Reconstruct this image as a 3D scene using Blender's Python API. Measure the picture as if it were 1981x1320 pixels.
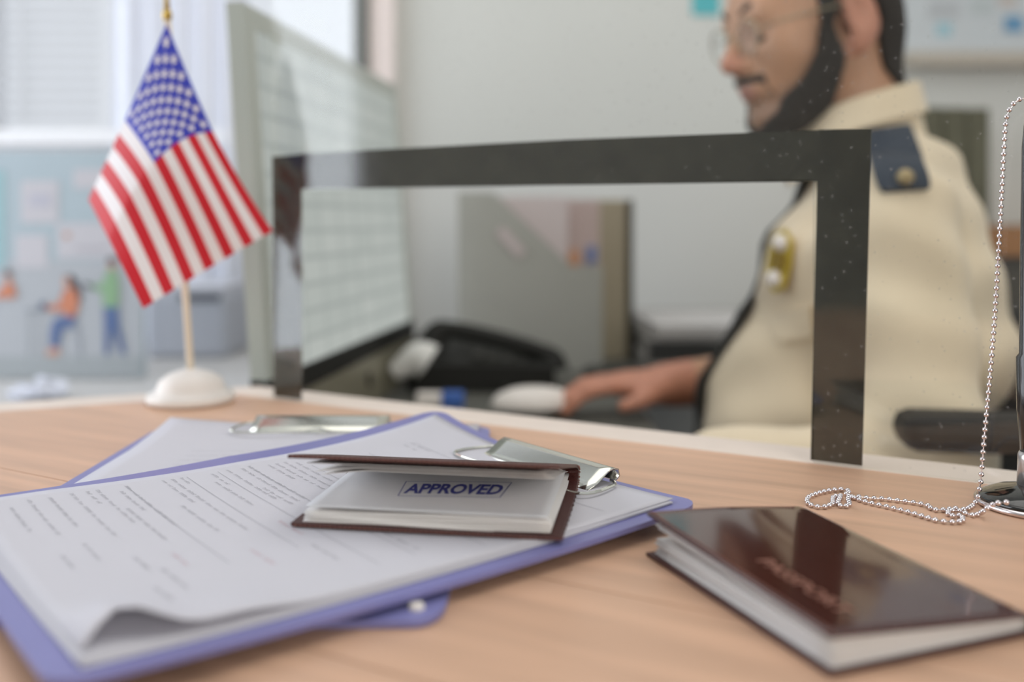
import bpy, bmesh, math, random
import numpy as np
from mathutils import Vector, Matrix
random.seed(7); rng = np.random.default_rng(7)
sc = bpy.context.scene
for o in list(bpy.data.objects): bpy.data.objects.remove(o)

# ------------------------------------------------------------------ camera, world, light, exposure
F, H, HY = 1850.0, 0.15, 430.0          # focal length in px, eye height over the counter (counter top is z = 0), horizon row
cd = bpy.data.cameras.new('camera'); cam = bpy.data.objects.new('camera', cd); sc.collection.objects.link(cam)
cam.location = (0, 0, H); cam.rotation_euler = (math.pi/2, 0, 0)
cd.sensor_width = 36; cd.lens = F*36/1981; cd.shift_y = -(660-HY)/1981; cd.clip_start = .01
cd.dof.use_dof = True; cd.dof.focus_distance = .51; cd.dof.aperture_fstop = 2.9
sc.camera = cam
w = bpy.data.worlds.new('world'); sc.world = w; w.use_nodes = True
w.node_tree.nodes['Background'].inputs[0].default_value = (.93, .96, 1, 1)
w.node_tree.nodes['Background'].inputs[1].default_value = .62
sc.view_settings.view_transform = 'Standard'; sc.view_settings.look = 'None'
sc.view_settings.gamma = 1; sc.view_settings.use_curve_mapping = False
sc.view_settings.exposure = 0.0
WINDOW_GLOW = 4.2
BACK_GLOW = 0.95
FRONT_FILL_GLOW = 5.0
def area(name, loc, rot, sx, sy, power, col):
    l = bpy.data.lights.new(name, 'AREA'); l.shape = 'RECTANGLE'; l.size = sx; l.size_y = sy; l.energy = power; l.color = col
    o = bpy.data.objects.new(name, l); sc.collection.objects.link(o); o.location = loc; o.rotation_euler = rot
    return o
area('ceiling_light', (.3, .9, 1.75), (0, 0, 0), 1.6, 1.6, 14, (1, .96, .9))

# ------------------------------------------------------------------ helpers
def P(x, y, z=0.0):                       # point of the plane z seen at photo position (x, y)
    Y = F*(H-z)/(y-HY); return ((x-990.5)/F*Y, Y, z)
def at(x, y, Y):                          # point at depth Y
    return ((x-990.5)/F*Y, Y, H-(y-HY)/F*Y)
def lin(c):
    return tuple(((v/255)/12.92 if v/255 <= .04045 else ((v/255+.055)/1.055)**2.4) for v in c)
MATS = {}
def mat(name, rgb, rough=.5, metal=0, noise=0, nscale=40, bump=0, bscale=200, coat=0, spec=.5, stretch=None, sheen=0):
    if name in MATS: return MATS[name]
    m = bpy.data.materials.new(name); m.use_nodes = True; nt = m.node_tree; b = nt.nodes['Principled BSDF']
    c = lin(rgb); b.inputs['Base Color'].default_value = (*c, 1); b.inputs['Roughness'].default_value = rough
    b.inputs['Metallic'].default_value = metal; b.inputs['Coat Weight'].default_value = coat; b.inputs['Coat Roughness'].default_value = .06
    b.inputs['Specular IOR Level'].default_value = spec; b.inputs['Sheen Weight'].default_value = sheen
    g = nt.nodes.new('ShaderNodeTexCoord'); mp = nt.nodes.new('ShaderNodeMapping'); nt.links.new(g.outputs['Object'], mp.inputs[0])
    if stretch: mp.vector_type = 'TEXTURE'; mp.inputs['Rotation'].default_value = (0, 0, stretch[0]); mp.inputs['Scale'].default_value = stretch[1]
    n = nt.nodes.new('ShaderNodeTexNoise'); n.inputs['Scale'].default_value = nscale; n.inputs['Detail'].default_value = 5
    nt.links.new(mp.outputs[0], n.inputs[0])
    r = nt.nodes.new('ShaderNodeMapRange'); r.inputs['From Min'].default_value = .3; r.inputs['From Max'].default_value = .7
    r.inputs['To Min'].default_value = 1-noise; r.inputs['To Max'].default_value = 1+noise
    nt.links.new(n.outputs['Fac'], r.inputs[0])
    mx = nt.nodes.new('ShaderNodeVectorMath'); mx.operation = 'SCALE'; mx.inputs[0].default_value = c
    nt.links.new(r.outputs[0], mx.inputs['Scale']); nt.links.new(mx.outputs[0], b.inputs['Base Color'])
    if bump:
        n2 = nt.nodes.new('ShaderNodeTexNoise'); n2.inputs['Scale'].default_value = bscale; nt.links.new(mp.outputs[0], n2.inputs[0])
        bp = nt.nodes.new('ShaderNodeBump'); bp.inputs['Strength'].default_value = bump; bp.inputs['Distance'].default_value = .001
        nt.links.new(n2.outputs['Fac'], bp.inputs['Height']); nt.links.new(bp.outputs[0], b.inputs['Normal'])
    MATS[name] = m; return m
def emis(name, rgb, s):
    m = bpy.data.materials.new(name); m.use_nodes = True; nt = m.node_tree; nt.nodes.clear()
    e = nt.nodes.new('ShaderNodeEmission'); e.inputs[0].default_value = (*lin(rgb), 1); e.inputs[1].default_value = s
    o = nt.nodes.new('ShaderNodeOutputMaterial'); nt.links.new(e.outputs[0], o.inputs[0]); return m
def glass(name, tint, haze=0.0):
    m = bpy.data.materials.new(name); m.use_nodes = True; nt = m.node_tree; nt.nodes.clear()
    t = nt.nodes.new('ShaderNodeBsdfTransparent'); t.inputs[0].default_value = (*tint, 1)
    g = nt.nodes.new('ShaderNodeBsdfGlossy'); g.inputs['Roughness'].default_value = 0
    ge = nt.nodes.new('ShaderNodeNewGeometry'); dt = nt.nodes.new('ShaderNodeVectorMath'); dt.operation = 'DOT_PRODUCT'
    nt.links.new(ge.outputs['Incoming'], dt.inputs[0]); nt.links.new(ge.outputs['Normal'], dt.inputs[1])
    def mth(op, a, b=None):               # Schlick's law, the same for both sides of the sheet
        n = nt.nodes.new('ShaderNodeMath'); n.operation = op
        for i, v in enumerate((a, b)):
            if v is None: continue
            if isinstance(v, (int, float)): n.inputs[i].default_value = v
            else: nt.links.new(v, n.inputs[i])
        return n.outputs[0]
    fo = mth('ADD', mth('MULTIPLY', mth('POWER', mth('SUBTRACT', 1.0, mth('ABSOLUTE', dt.outputs['Value'])), 5.0), .96), .04)
    mx = nt.nodes.new('ShaderNodeMixShader'); nt.links.new(fo, mx.inputs[0]); nt.links.new(t.outputs[0], mx.inputs[1]); nt.links.new(g.outputs[0], mx.inputs[2])
    out = nt.nodes.new('ShaderNodeOutputMaterial'); last = mx
    if haze:                                # fine dust on the sheet
        d = nt.nodes.new('ShaderNodeBsdfDiffuse'); d.inputs[0].default_value = (.8, .8, .8, 1)
        tc = nt.nodes.new('ShaderNodeTexCoord'); vo = nt.nodes.new('ShaderNodeTexVoronoi'); vo.inputs['Scale'].default_value = 130
        nt.links.new(tc.outputs['Object'], vo.inputs[0])
        r = nt.nodes.new('ShaderNodeMapRange'); r.inputs['From Min'].default_value = .05; r.inputs['From Max'].default_value = .15
        r.inputs['To Min'].default_value = .13; r.inputs['To Max'].default_value = haze
        nt.links.new(vo.outputs['Distance'], r.inputs[0])
        m2 = nt.nodes.new('ShaderNodeMixShader'); nt.links.new(r.outputs[0], m2.inputs[0]); nt.links.new(mx.outputs[0], m2.inputs[1]); nt.links.new(d.outputs[0], m2.inputs[2]); last = m2
    nt.links.new(last.outputs[0], out.inputs[0]); return m
OFF = {}
def thing(name, label, cat, loc, group=None):
    o = bpy.data.objects.new(name, None); sc.collection.objects.link(o); o.location = loc; o.empty_display_size = .02
    o['label'] = label; o['category'] = cat
    if group: o['group'] = group
    OFF[o.name] = np.array(loc, float); return o
def tag(o, label, cat, group=None):
    o['label'] = label; o['category'] = cat
    if group: o['group'] = group
    return o
def obj(name, V, Fc, m, parent=None, smooth=False, loc=None, mats=None, fm=None):
    V = np.asarray(V, float).reshape(-1, 3)
    off = OFF[parent.name] if parent else (np.array(loc, float) if loc is not None else np.array([V[:, 0].mean(), V[:, 1].mean(), V[:, 2].min()]))
    me = bpy.data.meshes.new(name); me.from_pydata((V-off).tolist(), [], [tuple(int(i) for i in f) for f in Fc]); me.validate()
    for mm in (mats or [m]): me.materials.append(mm)
    if fm is not None: me.polygons.foreach_set('material_index', fm)
    if smooth: me.polygons.foreach_set('use_smooth', [True]*len(me.polygons))
    bm = bmesh.new(); bm.from_mesh(me); bmesh.ops.recalc_face_normals(bm, faces=bm.faces); bm.to_mesh(me); bm.free()
    o = bpy.data.objects.new(name, me); sc.collection.objects.link(o)
    if parent: o.parent = parent
    else: o.location = off
    OFF[o.name] = off; return o
def struct(name, V, Fc, m, **k):
    o = obj(name, V, Fc, m, **k)
    if o.parent is None: o['kind'] = 'structure'
    return o
def join(*parts):
    V, Fc, n = [], [], 0
    for v, f in parts:
        v = np.asarray(v, float).reshape(-1, 3); V.append(v); Fc += [tuple(i+n for i in ff) for ff in f]; n += len(v)
    return np.vstack(V), Fc
def R3(rx=0, ry=0, rz=0):
    return np.array(Matrix.Rotation(rz, 3, 'Z') @ Matrix.Rotation(ry, 3, 'Y') @ Matrix.Rotation(rx, 3, 'X'))
def box(c, s, R=None, bev=0):
    bm = bmesh.new(); bmesh.ops.create_cube(bm, size=1)
    for v in bm.verts: v.co = Vector((v.co.x*s[0], v.co.y*s[1], v.co.z*s[2]))
    if bev: bmesh.ops.bevel(bm, geom=list(bm.edges), offset=bev, segments=2, affect='EDGES', profile=.5)
    bm.verts.index_update()
    V = np.array([v.co[:] for v in bm.verts]); Fc = [[v.index for v in f.verts] for f in bm.faces]; bm.free()
    if R is not None: V = V @ np.asarray(R).T
    return V+np.array(c), Fc
def prism(poly, z0, z1):                  # outline in x, y extruded in z
    n = len(poly); V = [(x, y, z0) for x, y in poly]+[(x, y, z1) for x, y in poly]
    return np.array(V, float), [list(range(n))[::-1], list(range(n, 2*n))]+[(i, (i+1) % n, n+(i+1) % n, n+i) for i in range(n)]
def extrude(pts, d):                      # planar 3-D outline extruded by vector d
    pts = np.asarray(pts, float); n = len(pts)
    return np.vstack([pts, pts+np.asarray(d)]), [list(range(n))[::-1], list(range(n, 2*n))]+[(i, (i+1) % n, n+(i+1) % n, n+i) for i in range(n)]
def tube(path, r, n=10, closed=False):
    path = np.asarray(path, float); m = len(path); rr = np.broadcast_to(r, (m,)); V, Fc = [], []; up = np.array([.13, .21, .97])
    for i in range(m):
        a = path[(i-1) % m] if closed or i else path[0]; b = path[(i+1) % m] if closed or i < m-1 else path[-1]
        t = b-a; t = t/np.linalg.norm(t); u = np.cross(t, up); u /= np.linalg.norm(u); v = np.cross(t, u)
        for k in range(n): q = 2*math.pi*k/n; V.append(path[i]+rr[i]*(math.cos(q)*u+math.sin(q)*v))
    for i in range(m if closed else m-1):
        j = (i+1) % m
        for k in range(n): Fc.append((i*n+k, i*n+(k+1) % n, j*n+(k+1) % n, j*n+k))
    if not closed: Fc += [list(range(n))[::-1], list(range((m-1)*n, m*n))]
    return np.array(V), Fc
def lathe(prof, c, n=40):                 # profile (radius, z) round a vertical axis through c
    V, Fc = [], []; m = len(prof)
    for r, z in prof:
        for k in range(n): q = 2*math.pi*k/n; V.append((c[0]+r*math.cos(q), c[1]+r*math.sin(q), c[2]+z))
    for i in range(m-1):
        for k in range(n): Fc.append((i*n+k, i*n+(k+1) % n, (i+1)*n+(k+1) % n, (i+1)*n+k))
    Fc += [list(range(n))[::-1], list(range((m-1)*n, m*n))]
    return np.array(V), Fc
def grid(fn, nu, nv, th=0):               # surface fn(u, v), u, v in 0..1; th > 0 gives it thickness downwards
    V = np.array([fn(i/nu, j/nv) for i in range(nu+1) for j in range(nv+1)], float); w_ = nv+1
    Fc = [(i*w_+j, (i+1)*w_+j, (i+1)*w_+j+1, i*w_+j+1) for i in range(nu) for j in range(nv)]
    if th:
        n = len(V); V2 = V.copy(); V2[:, 2] -= th; Fb = [tuple(n+k for k in f[::-1]) for f in Fc]
        rim = [i*w_ for i in range(nu+1)]+[nu*w_+j for j in range(1, nv+1)]+[i*w_+nv for i in range(nu-1, -1, -1)]+[j for j in range(nv-1, 0, -1)]
        Fc = Fc+Fb+[(rim[k], rim[(k+1) % len(rim)], n+rim[(k+1) % len(rim)], n+rim[k]) for k in range(len(rim))]; V = np.vstack([V, V2])
    return V, Fc
def clip_poly(poly, n, d, keep_less):     # Sutherland-Hodgman against n.p = d
    out = []; s = 1 if keep_less else -1
    for i in range(len(poly)):
        a, b = poly[i], poly[(i+1) % len(poly)]; da, db = s*(n[0]*a[0]+n[1]*a[1]-d), s*(n[0]*b[0]+n[1]*b[1]-d)
        if da <= 0: out.append(a)
        if (da < 0) != (db < 0): t = da/(da-db); out.append((a[0]+t*(b[0]-a[0]), a[1]+t*(b[1]-a[1])))
    return out
def text_mesh(s, size, bold=0.0, shear=0.0):
    c = bpy.data.curves.new('t', 'FONT'); c.body = s; c.size = size; c.offset = bold; c.shear = shear; c.align_x = 'CENTER'; c.align_y = 'CENTER'; c.resolution_u = 3
    o = bpy.data.objects.new('t', c); sc.collection.objects.link(o); dg = bpy.context.evaluated_depsgraph_get()
    me = bpy.data.meshes.new_from_object(o.evaluated_get(dg))
    V = np.array([v.co[:] for v in me.vertices]); Fc = [list(p.vertices) for p in me.polygons]
    bpy.data.objects.remove(o); bpy.data.curves.remove(c); bpy.data.meshes.remove(me); return V, Fc
def bend(path, nseg):                     # Catmull-Rom through the points, then even spacing is left to the caller
    p = [np.array(q, float) for q in path]; out = []
    for i in range(len(p)-1):
        a, b, c, d = p[max(i-1, 0)], p[i], p[i+1], p[min(i+2, len(p)-1)]
        for k in range(nseg):
            t = k/nseg; out.append(.5*((2*b)+(-a+c)*t+(2*a-5*b+4*c-d)*t*t+(-a+3*b-3*c+d)*t**3))
    out.append(p[-1]); return np.array(out)

# pane line on the counter: from the foot of the right tape to the foot of the left tape
PR, PL = np.array(P(1668, 908)[:2]), np.array(P(530, 772)[:2])
pd = (PR-PL)/np.linalg.norm(PR-PL); pn = np.array([-pd[1], pd[0]])     # pn points away from the camera
ang = math.atan2(pd[1], pd[0]); pdist = float(pn @ PR)
def on_pane(x, y, off=0.0):               # point of the pane plane (offset away from the camera) seen at (x, y)
    rx = (x-990.5)/F; t = (pdist+off)/(pn[0]*rx+pn[1]); return np.array((rx*t, t, H-(y-HY)/F*t))

# ------------------------------------------------------------------ materials
M_wall = mat('wall paint', (204, 205, 201), .85, noise=.015, nscale=3)
M_white = mat('white paint', (226, 226, 228), .6, noise=.01)
M_wood = mat('oak laminate', (204, 165, 137), .42, noise=.13, nscale=3.2, bump=.08, bscale=60, stretch=(ang, (1/2.0, 1/26, 1/26)))
M_edge = mat('pale edge band', (222, 208, 196), .5, noise=.03)
M_tape = mat('black tape', (52, 52, 44), .07, noise=.22, nscale=60)
M_paper = mat('paper', (224, 223, 230), .8, noise=.008)
nt = M_paper.node_tree; tl_ = nt.nodes.new('ShaderNodeBsdfTranslucent'); tl_.inputs[0].default_value = (*lin((226, 224, 226)), 1); mx_ = nt.nodes.new('ShaderNodeMixShader'); mx_.inputs[0].default_value = .3
nt.links.new(nt.nodes['Principled BSDF'].outputs[0], mx_.inputs[1]); nt.links.new(tl_.outputs[0], mx_.inputs[2]); nt.links.new(mx_.outputs[0], nt.nodes['Material Output'].inputs[0])
M_print = mat('grey print', (138, 138, 144), .8); M_rule = mat('rule lines', (172, 172, 178), .8); M_red = mat('red print', (196, 150, 158), .8)
M_blue = mat('blue plastic board', (124, 124, 176), .38, noise=.03, bump=.05)
M_metal = mat('clip metal', (214, 214, 204), .18, metal=1); M_steel = mat('bead metal', (226, 218, 220), .16, metal=1)
M_gold = mat('brass', (190, 160, 90), .3, metal=1)
M_leather = mat('brown leather', (74, 38, 34), .42, noise=.12, nscale=300, bump=.4, bscale=1500)
M_leather_gloss = mat('glossy brown cover', (66, 30, 24), .12, noise=.06, nscale=80, coat=.6, bump=.02, bscale=600)
M_thread = mat('thread', (128, 88, 78), .7)
M_page = mat('passport page', (226, 223, 220), .7, noise=.03, nscale=20); M_ink = mat('blue ink', (62, 66, 142), .7)
M_flagR = mat('flag red', (202, 18, 38), .75, sheen=.2); M_flagW = mat('flag white', (235, 230, 232), .75, sheen=.2); M_flagB = mat('flag blue', (46, 58, 182), .75, sheen=.2)
M_base = mat('white plastic', (226, 220, 214), .35); M_pole = mat('cream pole', (222, 210, 190), .4)
M_black = mat('black plastic', (26, 26, 23), .6, noise=.05, spec=.3); M_dark = mat('dark grey desk', (92, 92, 86), .5, noise=.04)
M_gloss = mat('gloss black', (18, 18, 16), .06, coat=.5); M_lightdesk = mat('light grey desk', (190, 189, 188), .5, noise=.02)
M_grey = mat('grey card', (162, 163, 157), .6, noise=.02); M_beige = mat('beige card', (160, 150, 128), .6)
M_bezel = mat('monitor frame', (176, 182, 174), .4); M_chin = mat('monitor chin', (140, 136, 118), .35, metal=.3)  # pale greenish reflection haze over the monitor frame is put into its colour

# ------------------------------------------------------------------ room
struct('floor', *box((0, 1, -.86), (6, 6, .02)), mat('grey carpet', (130, 130, 130), .9, noise=.1, nscale=80))
M_far = mat('far room wall', (112, 108, 100), .9, noise=.05, nscale=2)
struct('wall_front', *join(box((-.775, -1.85, .8), (1.85, .1, 3.3)), box((2.65, -1.85, .8), (.9, .1, 3.3)), box((1.175, -1.85, -.325), (2.05, .1, 1.05)), box((1.175, -1.85, 2.025), (2.05, .1, .85))), M_far)
w3 = struct('fill_window', *join(*[box((x, -1.83, .9), (.05, .06, 1.4)) for x in (.175, 1.175, 2.175)], *[box((1.175, -1.83, z), (2.05, .06, .05)) for z in (.225, 1.575)]), M_white)  # unseen window added behind the camera; its panes fill the front with light
for x in (.675, 1.675): struct('pane', *box((x, -1.86, .9), (.95, .01, 1.3)), emis('front fill light', (255, 250, 242), FRONT_FILL_GLOW), parent=w3)
WY = 2.1                                   # back wall
xw = at(690, 0, WY)[0]
struct('wall_back', *box(((xw+3)/2, WY+.05, .8), (3-xw, .1, 3.3)), M_wall)
zs = at(0, 262, WY)[2]
struct('wall_sill', *box(((xw-3)/2, WY+.05, (zs-.85)/2), (3+xw, .1, zs+.85)), M_white)
struct('wall_left', *join(box((-1.65, -.85, .8), (.1, 1.92, 3.3)), box((-1.65, 1.96, .8), (.1, .4, 3.3)), box((-1.65, .93, -.53), (.1, 1.66, .64)), box((-1.65, .93, 1.95), (.1, 1.66, 1.0))), M_wall)
wl = struct('window_2', *join(*[box((-1.62, y, .62), (.06, .05, 1.66)) for y in (.125, .94, 1.735)], *[box((-1.62, .93, z), (.06, 1.66, .05)) for z in (-.2, 1.43)]), M_white)
M_glow = emis('overcast daylight', (240, 246, 255), WINDOW_GLOW)
struct('pane', *box((-1.66, .53, .62), (.01, .78, 1.6)), M_glow, parent=wl); struct('pane', *box((-1.66, 1.34, .62), (.01, .76, 1.6)), M_glow, parent=wl)
x210 = at(212, 0, WY)[0]
wb = struct('window_1', *join(box(((xw-3)/2, WY-.02, zs-.01), (3+xw, .12, .03)), box((x210-.27, WY+.03, 1.2), (.03, .05, 1.8)), box(((xw-3)/2, WY+.03, 2.1), (3+xw, .05, .05))), M_white)
struct('pane', *box(((xw-3)/2, WY+.07, 1.25), (3+xw, .01, 1.9)), emis('bright day outside', (228, 233, 240), BACK_GLOW), parent=wb)
t = struct('trim_1', *box(((xw+at(718, 0, WY)[0])/2, WY-.02, 1.0), (at(718, 0, WY)[0]-xw, .05, 2.9)), mat('dark window frame', (88, 90, 84), .5))
t = struct('trim_2', *box(((at(719, 0, WY)[0]+at(765, 0, WY)[0])/2, WY-.015, 1.0), (at(765, 0, WY)[0]-at(719, 0, WY)[0], .04, 2.9)), mat('pinkish white trim', (232, 218, 214), .6))
bl = thing('window_blind', 'white venetian blind of narrow horizontal slats at the upper left window', 'blind', (x210-.5, WY-.05, zs+.02))
sv, sf = box((0, 0, 0), (1.0, .024, .0015), R3(rx=.6)); M_slat = mat('blind slat', (205, 207, 210), .5)
s0 = None
for k in range(26):
    if s0 is None: s0 = obj('slat', sv+np.array((x210-.5, WY-.05, zs+.03)), sf, M_slat, bl)
    else: s = s0.copy(); sc.collection.objects.link(s); s.location.z = k*.0245
for xx in (-.16, -.8): obj('ladder_cord', *tube([(x210+xx, WY-.065, zs+.02), (x210+xx, WY-.065, zs+.68)], .003, 6), M_slat, bl)
c0, c1 = at(205, 0, 2.0)[0], at(470, 0, 2.0)[0]
def cur(u, v): return (c0+(c1-c0)*u, 2.025+.012*math.sin(u*34)+.006*math.sin(u*71+v*2), -.3+1.9*v)
tag(obj('curtain', *grid(cur, 90, 8), mat('sheer white curtain', (226, 229, 238), .8), smooth=True), 'plain white curtain hanging between the window blind and the monitor', 'curtain')

# ------------------------------------------------------------------ counter
K = np.array(P(480, 765)[:2]); Lf = np.array(P(0, 796)[:2]); K = PL-pd*.04
ld = (Lf-K)/np.linalg.norm(Lf-K); Lend = K+ld*.30; Rend = PR+pd*.95
outline = [tuple(K), tuple(Rend), (Rend[0], -.3), (Lend[0], -.3), tuple(Lend)]   # ends a little left of the frame
ct = thing('counter', 'long wooden service counter top with a pale rear edge under the papers', 'counter', (0, .4, -.85))
seams = [pdist+1, .358, .2585, .159, .0595, -.04, -2]
for a, b in zip(seams, seams[1:]):
    pl = clip_poly(clip_poly(outline, pn, a-.0004, True), pn, b+.0004, False)
    if len(pl) < 3: continue
    V, Fc = prism(pl, -.03, 0)
    for k in range(len(pl)):                # a hair of chamfer at each board's edges
        q = np.array(pl).mean(0); V[len(pl)+k, :2] += (q-V[len(pl)+k, :2])*.0008
    obj('board', V, Fc, M_wood, ct)
def outer(p, o): return tuple(np.asarray(p)+o)
nl = np.array([-ld[1], ld[0]]); nl = nl if nl[1] > 0 else -nl
o1 = .045
A1 = K+pn*o1; cross = lambda a, b: a[0]*b[1]-a[1]*b[0]
tt = cross((K+nl*o1)-(K+pn*o1), ld)/cross(pd, ld); KK = K+pn*o1+pd*tt
obj('rear_edge', *prism([tuple(K), tuple(Rend), tuple(Rend+pn*o1), tuple(KK), tuple(Lend+nl*o1), tuple(Lend)], -.045, -.001), M_edge, ct)
obj('front_panel', *prism([tuple(K-pn*.05+pd*.03), tuple(Rend-pn*.05), (Rend[0], -.25), (Lend[0]+.05, -.25), tuple(Lend-nl*.05)], -.85, -.031), mat('counter panel', (190, 180, 170), .6), ct)

# ------------------------------------------------------------------ rear desks and everything on them
DZ = -.10
def desk_top(name, poly, m, label):
    t = thing(name, label, 'desk', (np.mean([p[0] for p in poly]), np.mean([p[1] for p in poly]), -.85))
    obj('top', *prism(poly, DZ-.03, DZ), m, t)
    for x, y in (poly if len(poly) < 5 else [poly[k] for k in (0, 1, 3, 4, 5)]): 
        c = np.array((-.02 if len(poly) > 4 else -.85, 1.75 if len(poly) > 4 else 1.5)); q = np.array((x, y))*.93+c*.07
        obj('leg', *box((q[0], q[1], (-.85+DZ-.03)/2), (.05, .05, .85+DZ-.03)), M_lightdesk, t)
    return t
dk = lambda X: pdist and (PL[1]+(X-PL[0])*pd[1]/pd[0])+.075
desk_top('work_desk', [(-.205, dk(-.205)+.02), (.175, dk(.175)), (.175, 1.455), (.55, 1.455), (.55, WY-.01), (-.205, WY-.01)], M_dark, 'dark grey desk behind the screen, holding the phone, mouse and files')
desk_top('side_desk', [(-1.5, .95), (-.21, 1.0), (-.21, 1.99), (-1.5, 1.99)], M_lightdesk, 'pale grey desk at the left under the monitor and the poster')

# monitor
mA, mB = np.array((-.244, .94)), np.array((-.163, 1.53)); md = (mB-mA); mw = np.linalg.norm(md); md /= mw; mn = np.array([md[1], -md[0]])   # mn faces right
zb, zt = -.008, .368; tilt = .07
def mon(s, h, d):                          # s along, h height, d out of the screen
    q = mA+md*s+mn*(d-tilt*(h-zb)); return (q[0], q[1], h)
def mbox(s0, s1, h0, h1, d0, d1):
    V = [mon(s, h, d) for s in (s0, s1) for h in (h0, h1) for d in (d0, d1)]
    return np.array(V), [(0, 1, 3, 2), (4, 6, 7, 5), (0, 4, 5, 1), (2, 3, 7, 6), (0, 2, 6, 4), (1, 5, 7, 3)]
mo = thing('computer_monitor', 'large flat monitor angled away, its pale spreadsheet screen facing the seated officer', 'monitor', (mA[0]-.02, 1.2, DZ))
obj('back_shell', *mbox(.001, mw-.001, zb, zt, -.014, -.002), M_bezel, mo)
obj('bezel', *join(mbox(0, .028, zb, zt, -.002, .004), mbox(mw-.018, mw, zb, zt, -.002, .004), mbox(.028, mw-.018, zt-.022, zt, -.002, .004)), M_bezel, mo)
obj('lower_bezel', *mbox(0, mw, zb-.022, zb+.002, -.014, .006), M_black, mo)
obj('chin', *mbox(0, mw, zb-.085, zb-.022, -.014, .005), M_chin, mo)
obj('power_button', *mbox(mw*.55, mw*.57, zb-.06, zb-.042, .005, .007), M_black, mo)
ms = bpy.data.materials.new('lit screen'); ms.use_nodes = True; nt = ms.node_tree; nt.nodes.clear()
tc = nt.nodes.new('ShaderNodeTexCoord'); br = nt.nodes.new('ShaderNodeTexBrick'); br.offset = 0; br.inputs['Scale'].default_value = 1
br.inputs['Brick Width'].default_value = .07; br.inputs['Row Height'].default_value = .03; br.inputs['Mortar Size'].default_value = .003
br.inputs['Color1'].default_value = (*lin((188, 193, 188)), 1); br.inputs['Color2'].default_value = (*lin((180, 186, 181)), 1); br.inputs['Mortar'].default_value = (*lin((166, 172, 168)), 1)
mp = nt.nodes.new('ShaderNodeMapping'); mp.inputs['Rotation'].default_value = (0, math.pi/2, 0); mp.inputs['Rotation'].default_value = (math.pi/2, 0, math.pi/2)
cx = nt.nodes.new('ShaderNodeSeparateXYZ'); cb = nt.nodes.new('ShaderNodeCombineXYZ')
nt.links.new(tc.outputs['Object'], cx.inputs[0]); nt.links.new(cx.outputs['Y'], cb.inputs['X']); nt.links.new(cx.outputs['Z'], cb.inputs['Y']); nt.links.new(cb.outputs[0], br.inputs[0])
e = nt.nodes.new('ShaderNodeEmission'); e.inputs[1].default_value = .9; oo = nt.nodes.new('ShaderNodeOutputMaterial'); nt.links.new(br.outputs[0], e.inputs[0]); nt.links.new(e.outputs[0], oo.inputs[0])
obj('screen', *mbox(.028, mw-.018, zb+.002, zt-.022, -.002, .002), ms, mo)
sq = mA+md*mw*.5-mn*.10
obj('stand', *join(box((sq[0], sq[1], DZ+.004), (.12, .2, .008), R3(rz=math.atan2(mn[1], mn[0]))), box((sq[0]+mn[0]*.015, sq[1]+mn[1]*.015, DZ+.11), (.02, .09, .22), R3(rz=math.atan2(mn[1], mn[0]), ry=.1))), M_bezel, mo)

# magazine file with papers, second file behind it
FY = 1.6; g = lambda x, y: at(x, y, FY)
mf = thing('magazine_file', 'grey slant-cut magazine file full of papers behind the desk phone', 'file', (.03, FY+.04, DZ))
zf = g(0, 372)[2]; fx0, fx1 = g(886, 0)[0], g(1165, 0)[0]; ys = g(0, 515)[2]
side = [(fx0, FY, DZ+.001), (fx1, FY, DZ+.001), (fx1, FY, ys), (g(1105, 0)[0], FY, ys), (g(955, 0)[0], FY, zf), (fx0, FY, zf)]
obj('side_panel', *extrude(side, (0, .004, 0)), M_grey, mf); obj('side_panel', *extrude(np.array(side)+(0, .076, 0), (0, .004, 0)), M_grey, mf)
obj('end_panel', *box((fx0+.002, FY+.04, (DZ+zf)/2), (.004, .072, zf-DZ-.002)), M_grey, mf)
obj('front_panel', *box((fx1-.002, FY+.04, (DZ+ys)/2), (.004, .072, ys-DZ-.002)), M_grey, mf); obj('bottom_panel', *box(((fx0+fx1)/2, FY+.04, DZ+.004), (fx1-fx0-.01, .07, .005)), M_grey, mf)
lc = np.array(g(988, 468)); R_ = R3(ry=math.radians(48))
obj('label_slot', *box(lc+(0, -.001, 0), (.058, .003, .019), R_, .004), mat('pale label', (196, 186, 186), .6), mf)
for nm, xa, xb, yt, yo, col in (('loose_papers', 955, 1100, 378, .022, (204, 194, 194)), ('pink_papers', 1010, 1164, 383, .045, (190, 172, 168))):
    a, b = g(xa, yt), g(xb, yt)
    tag(obj(nm, *box(((a[0]+b[0])/2, FY+yo, (a[2]+DZ+.008)/2), (b[0]-a[0], .008, a[2]-DZ-.012)), mat(nm, col, .8)), {'loose_papers': 'sheaf of whitish papers standing in the grey magazine file', 'pink_papers': 'pinkish papers standing at the front of the grey magazine file'}[nm], 'papers')
for x, y, col in ((1112, 516, (205, 150, 110)), (1148, 508, (110, 130, 175))):
    q = g(x, y); tag(obj('index_tab', *box((q[0], FY+.035, q[2]+.012), (.016, .003, .03), None, .001), mat('tab %d' % x, col, .6)), ('orange' if x == 1112 else 'blue')+' index tab peeking over the front of the grey magazine file', 'tab')
b0, b1 = at(1140, 0, 1.72)[0], at(1226, 0, 1.72)[0]; bz = at(0, 386, 1.72)[2]
bf = thing('box_file', 'beige upright box file with a dark edge standing beside the grey magazine file', 'file', ((b0+b1)/2, 1.78, DZ))
obj('body', *box(((b0+b1)/2-.006, 1.79, (bz+DZ)/2+.0005), (b1-b0-.012, .12, bz-DZ-.002), None, .002), M_beige, bf); obj('edge_strip', *box((b1-.005, 1.79, (bz+DZ)/2+.0005), (.010, .125, bz-DZ-.002)), mat('dark strip', (66, 62, 50), .6), bf)
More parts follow.
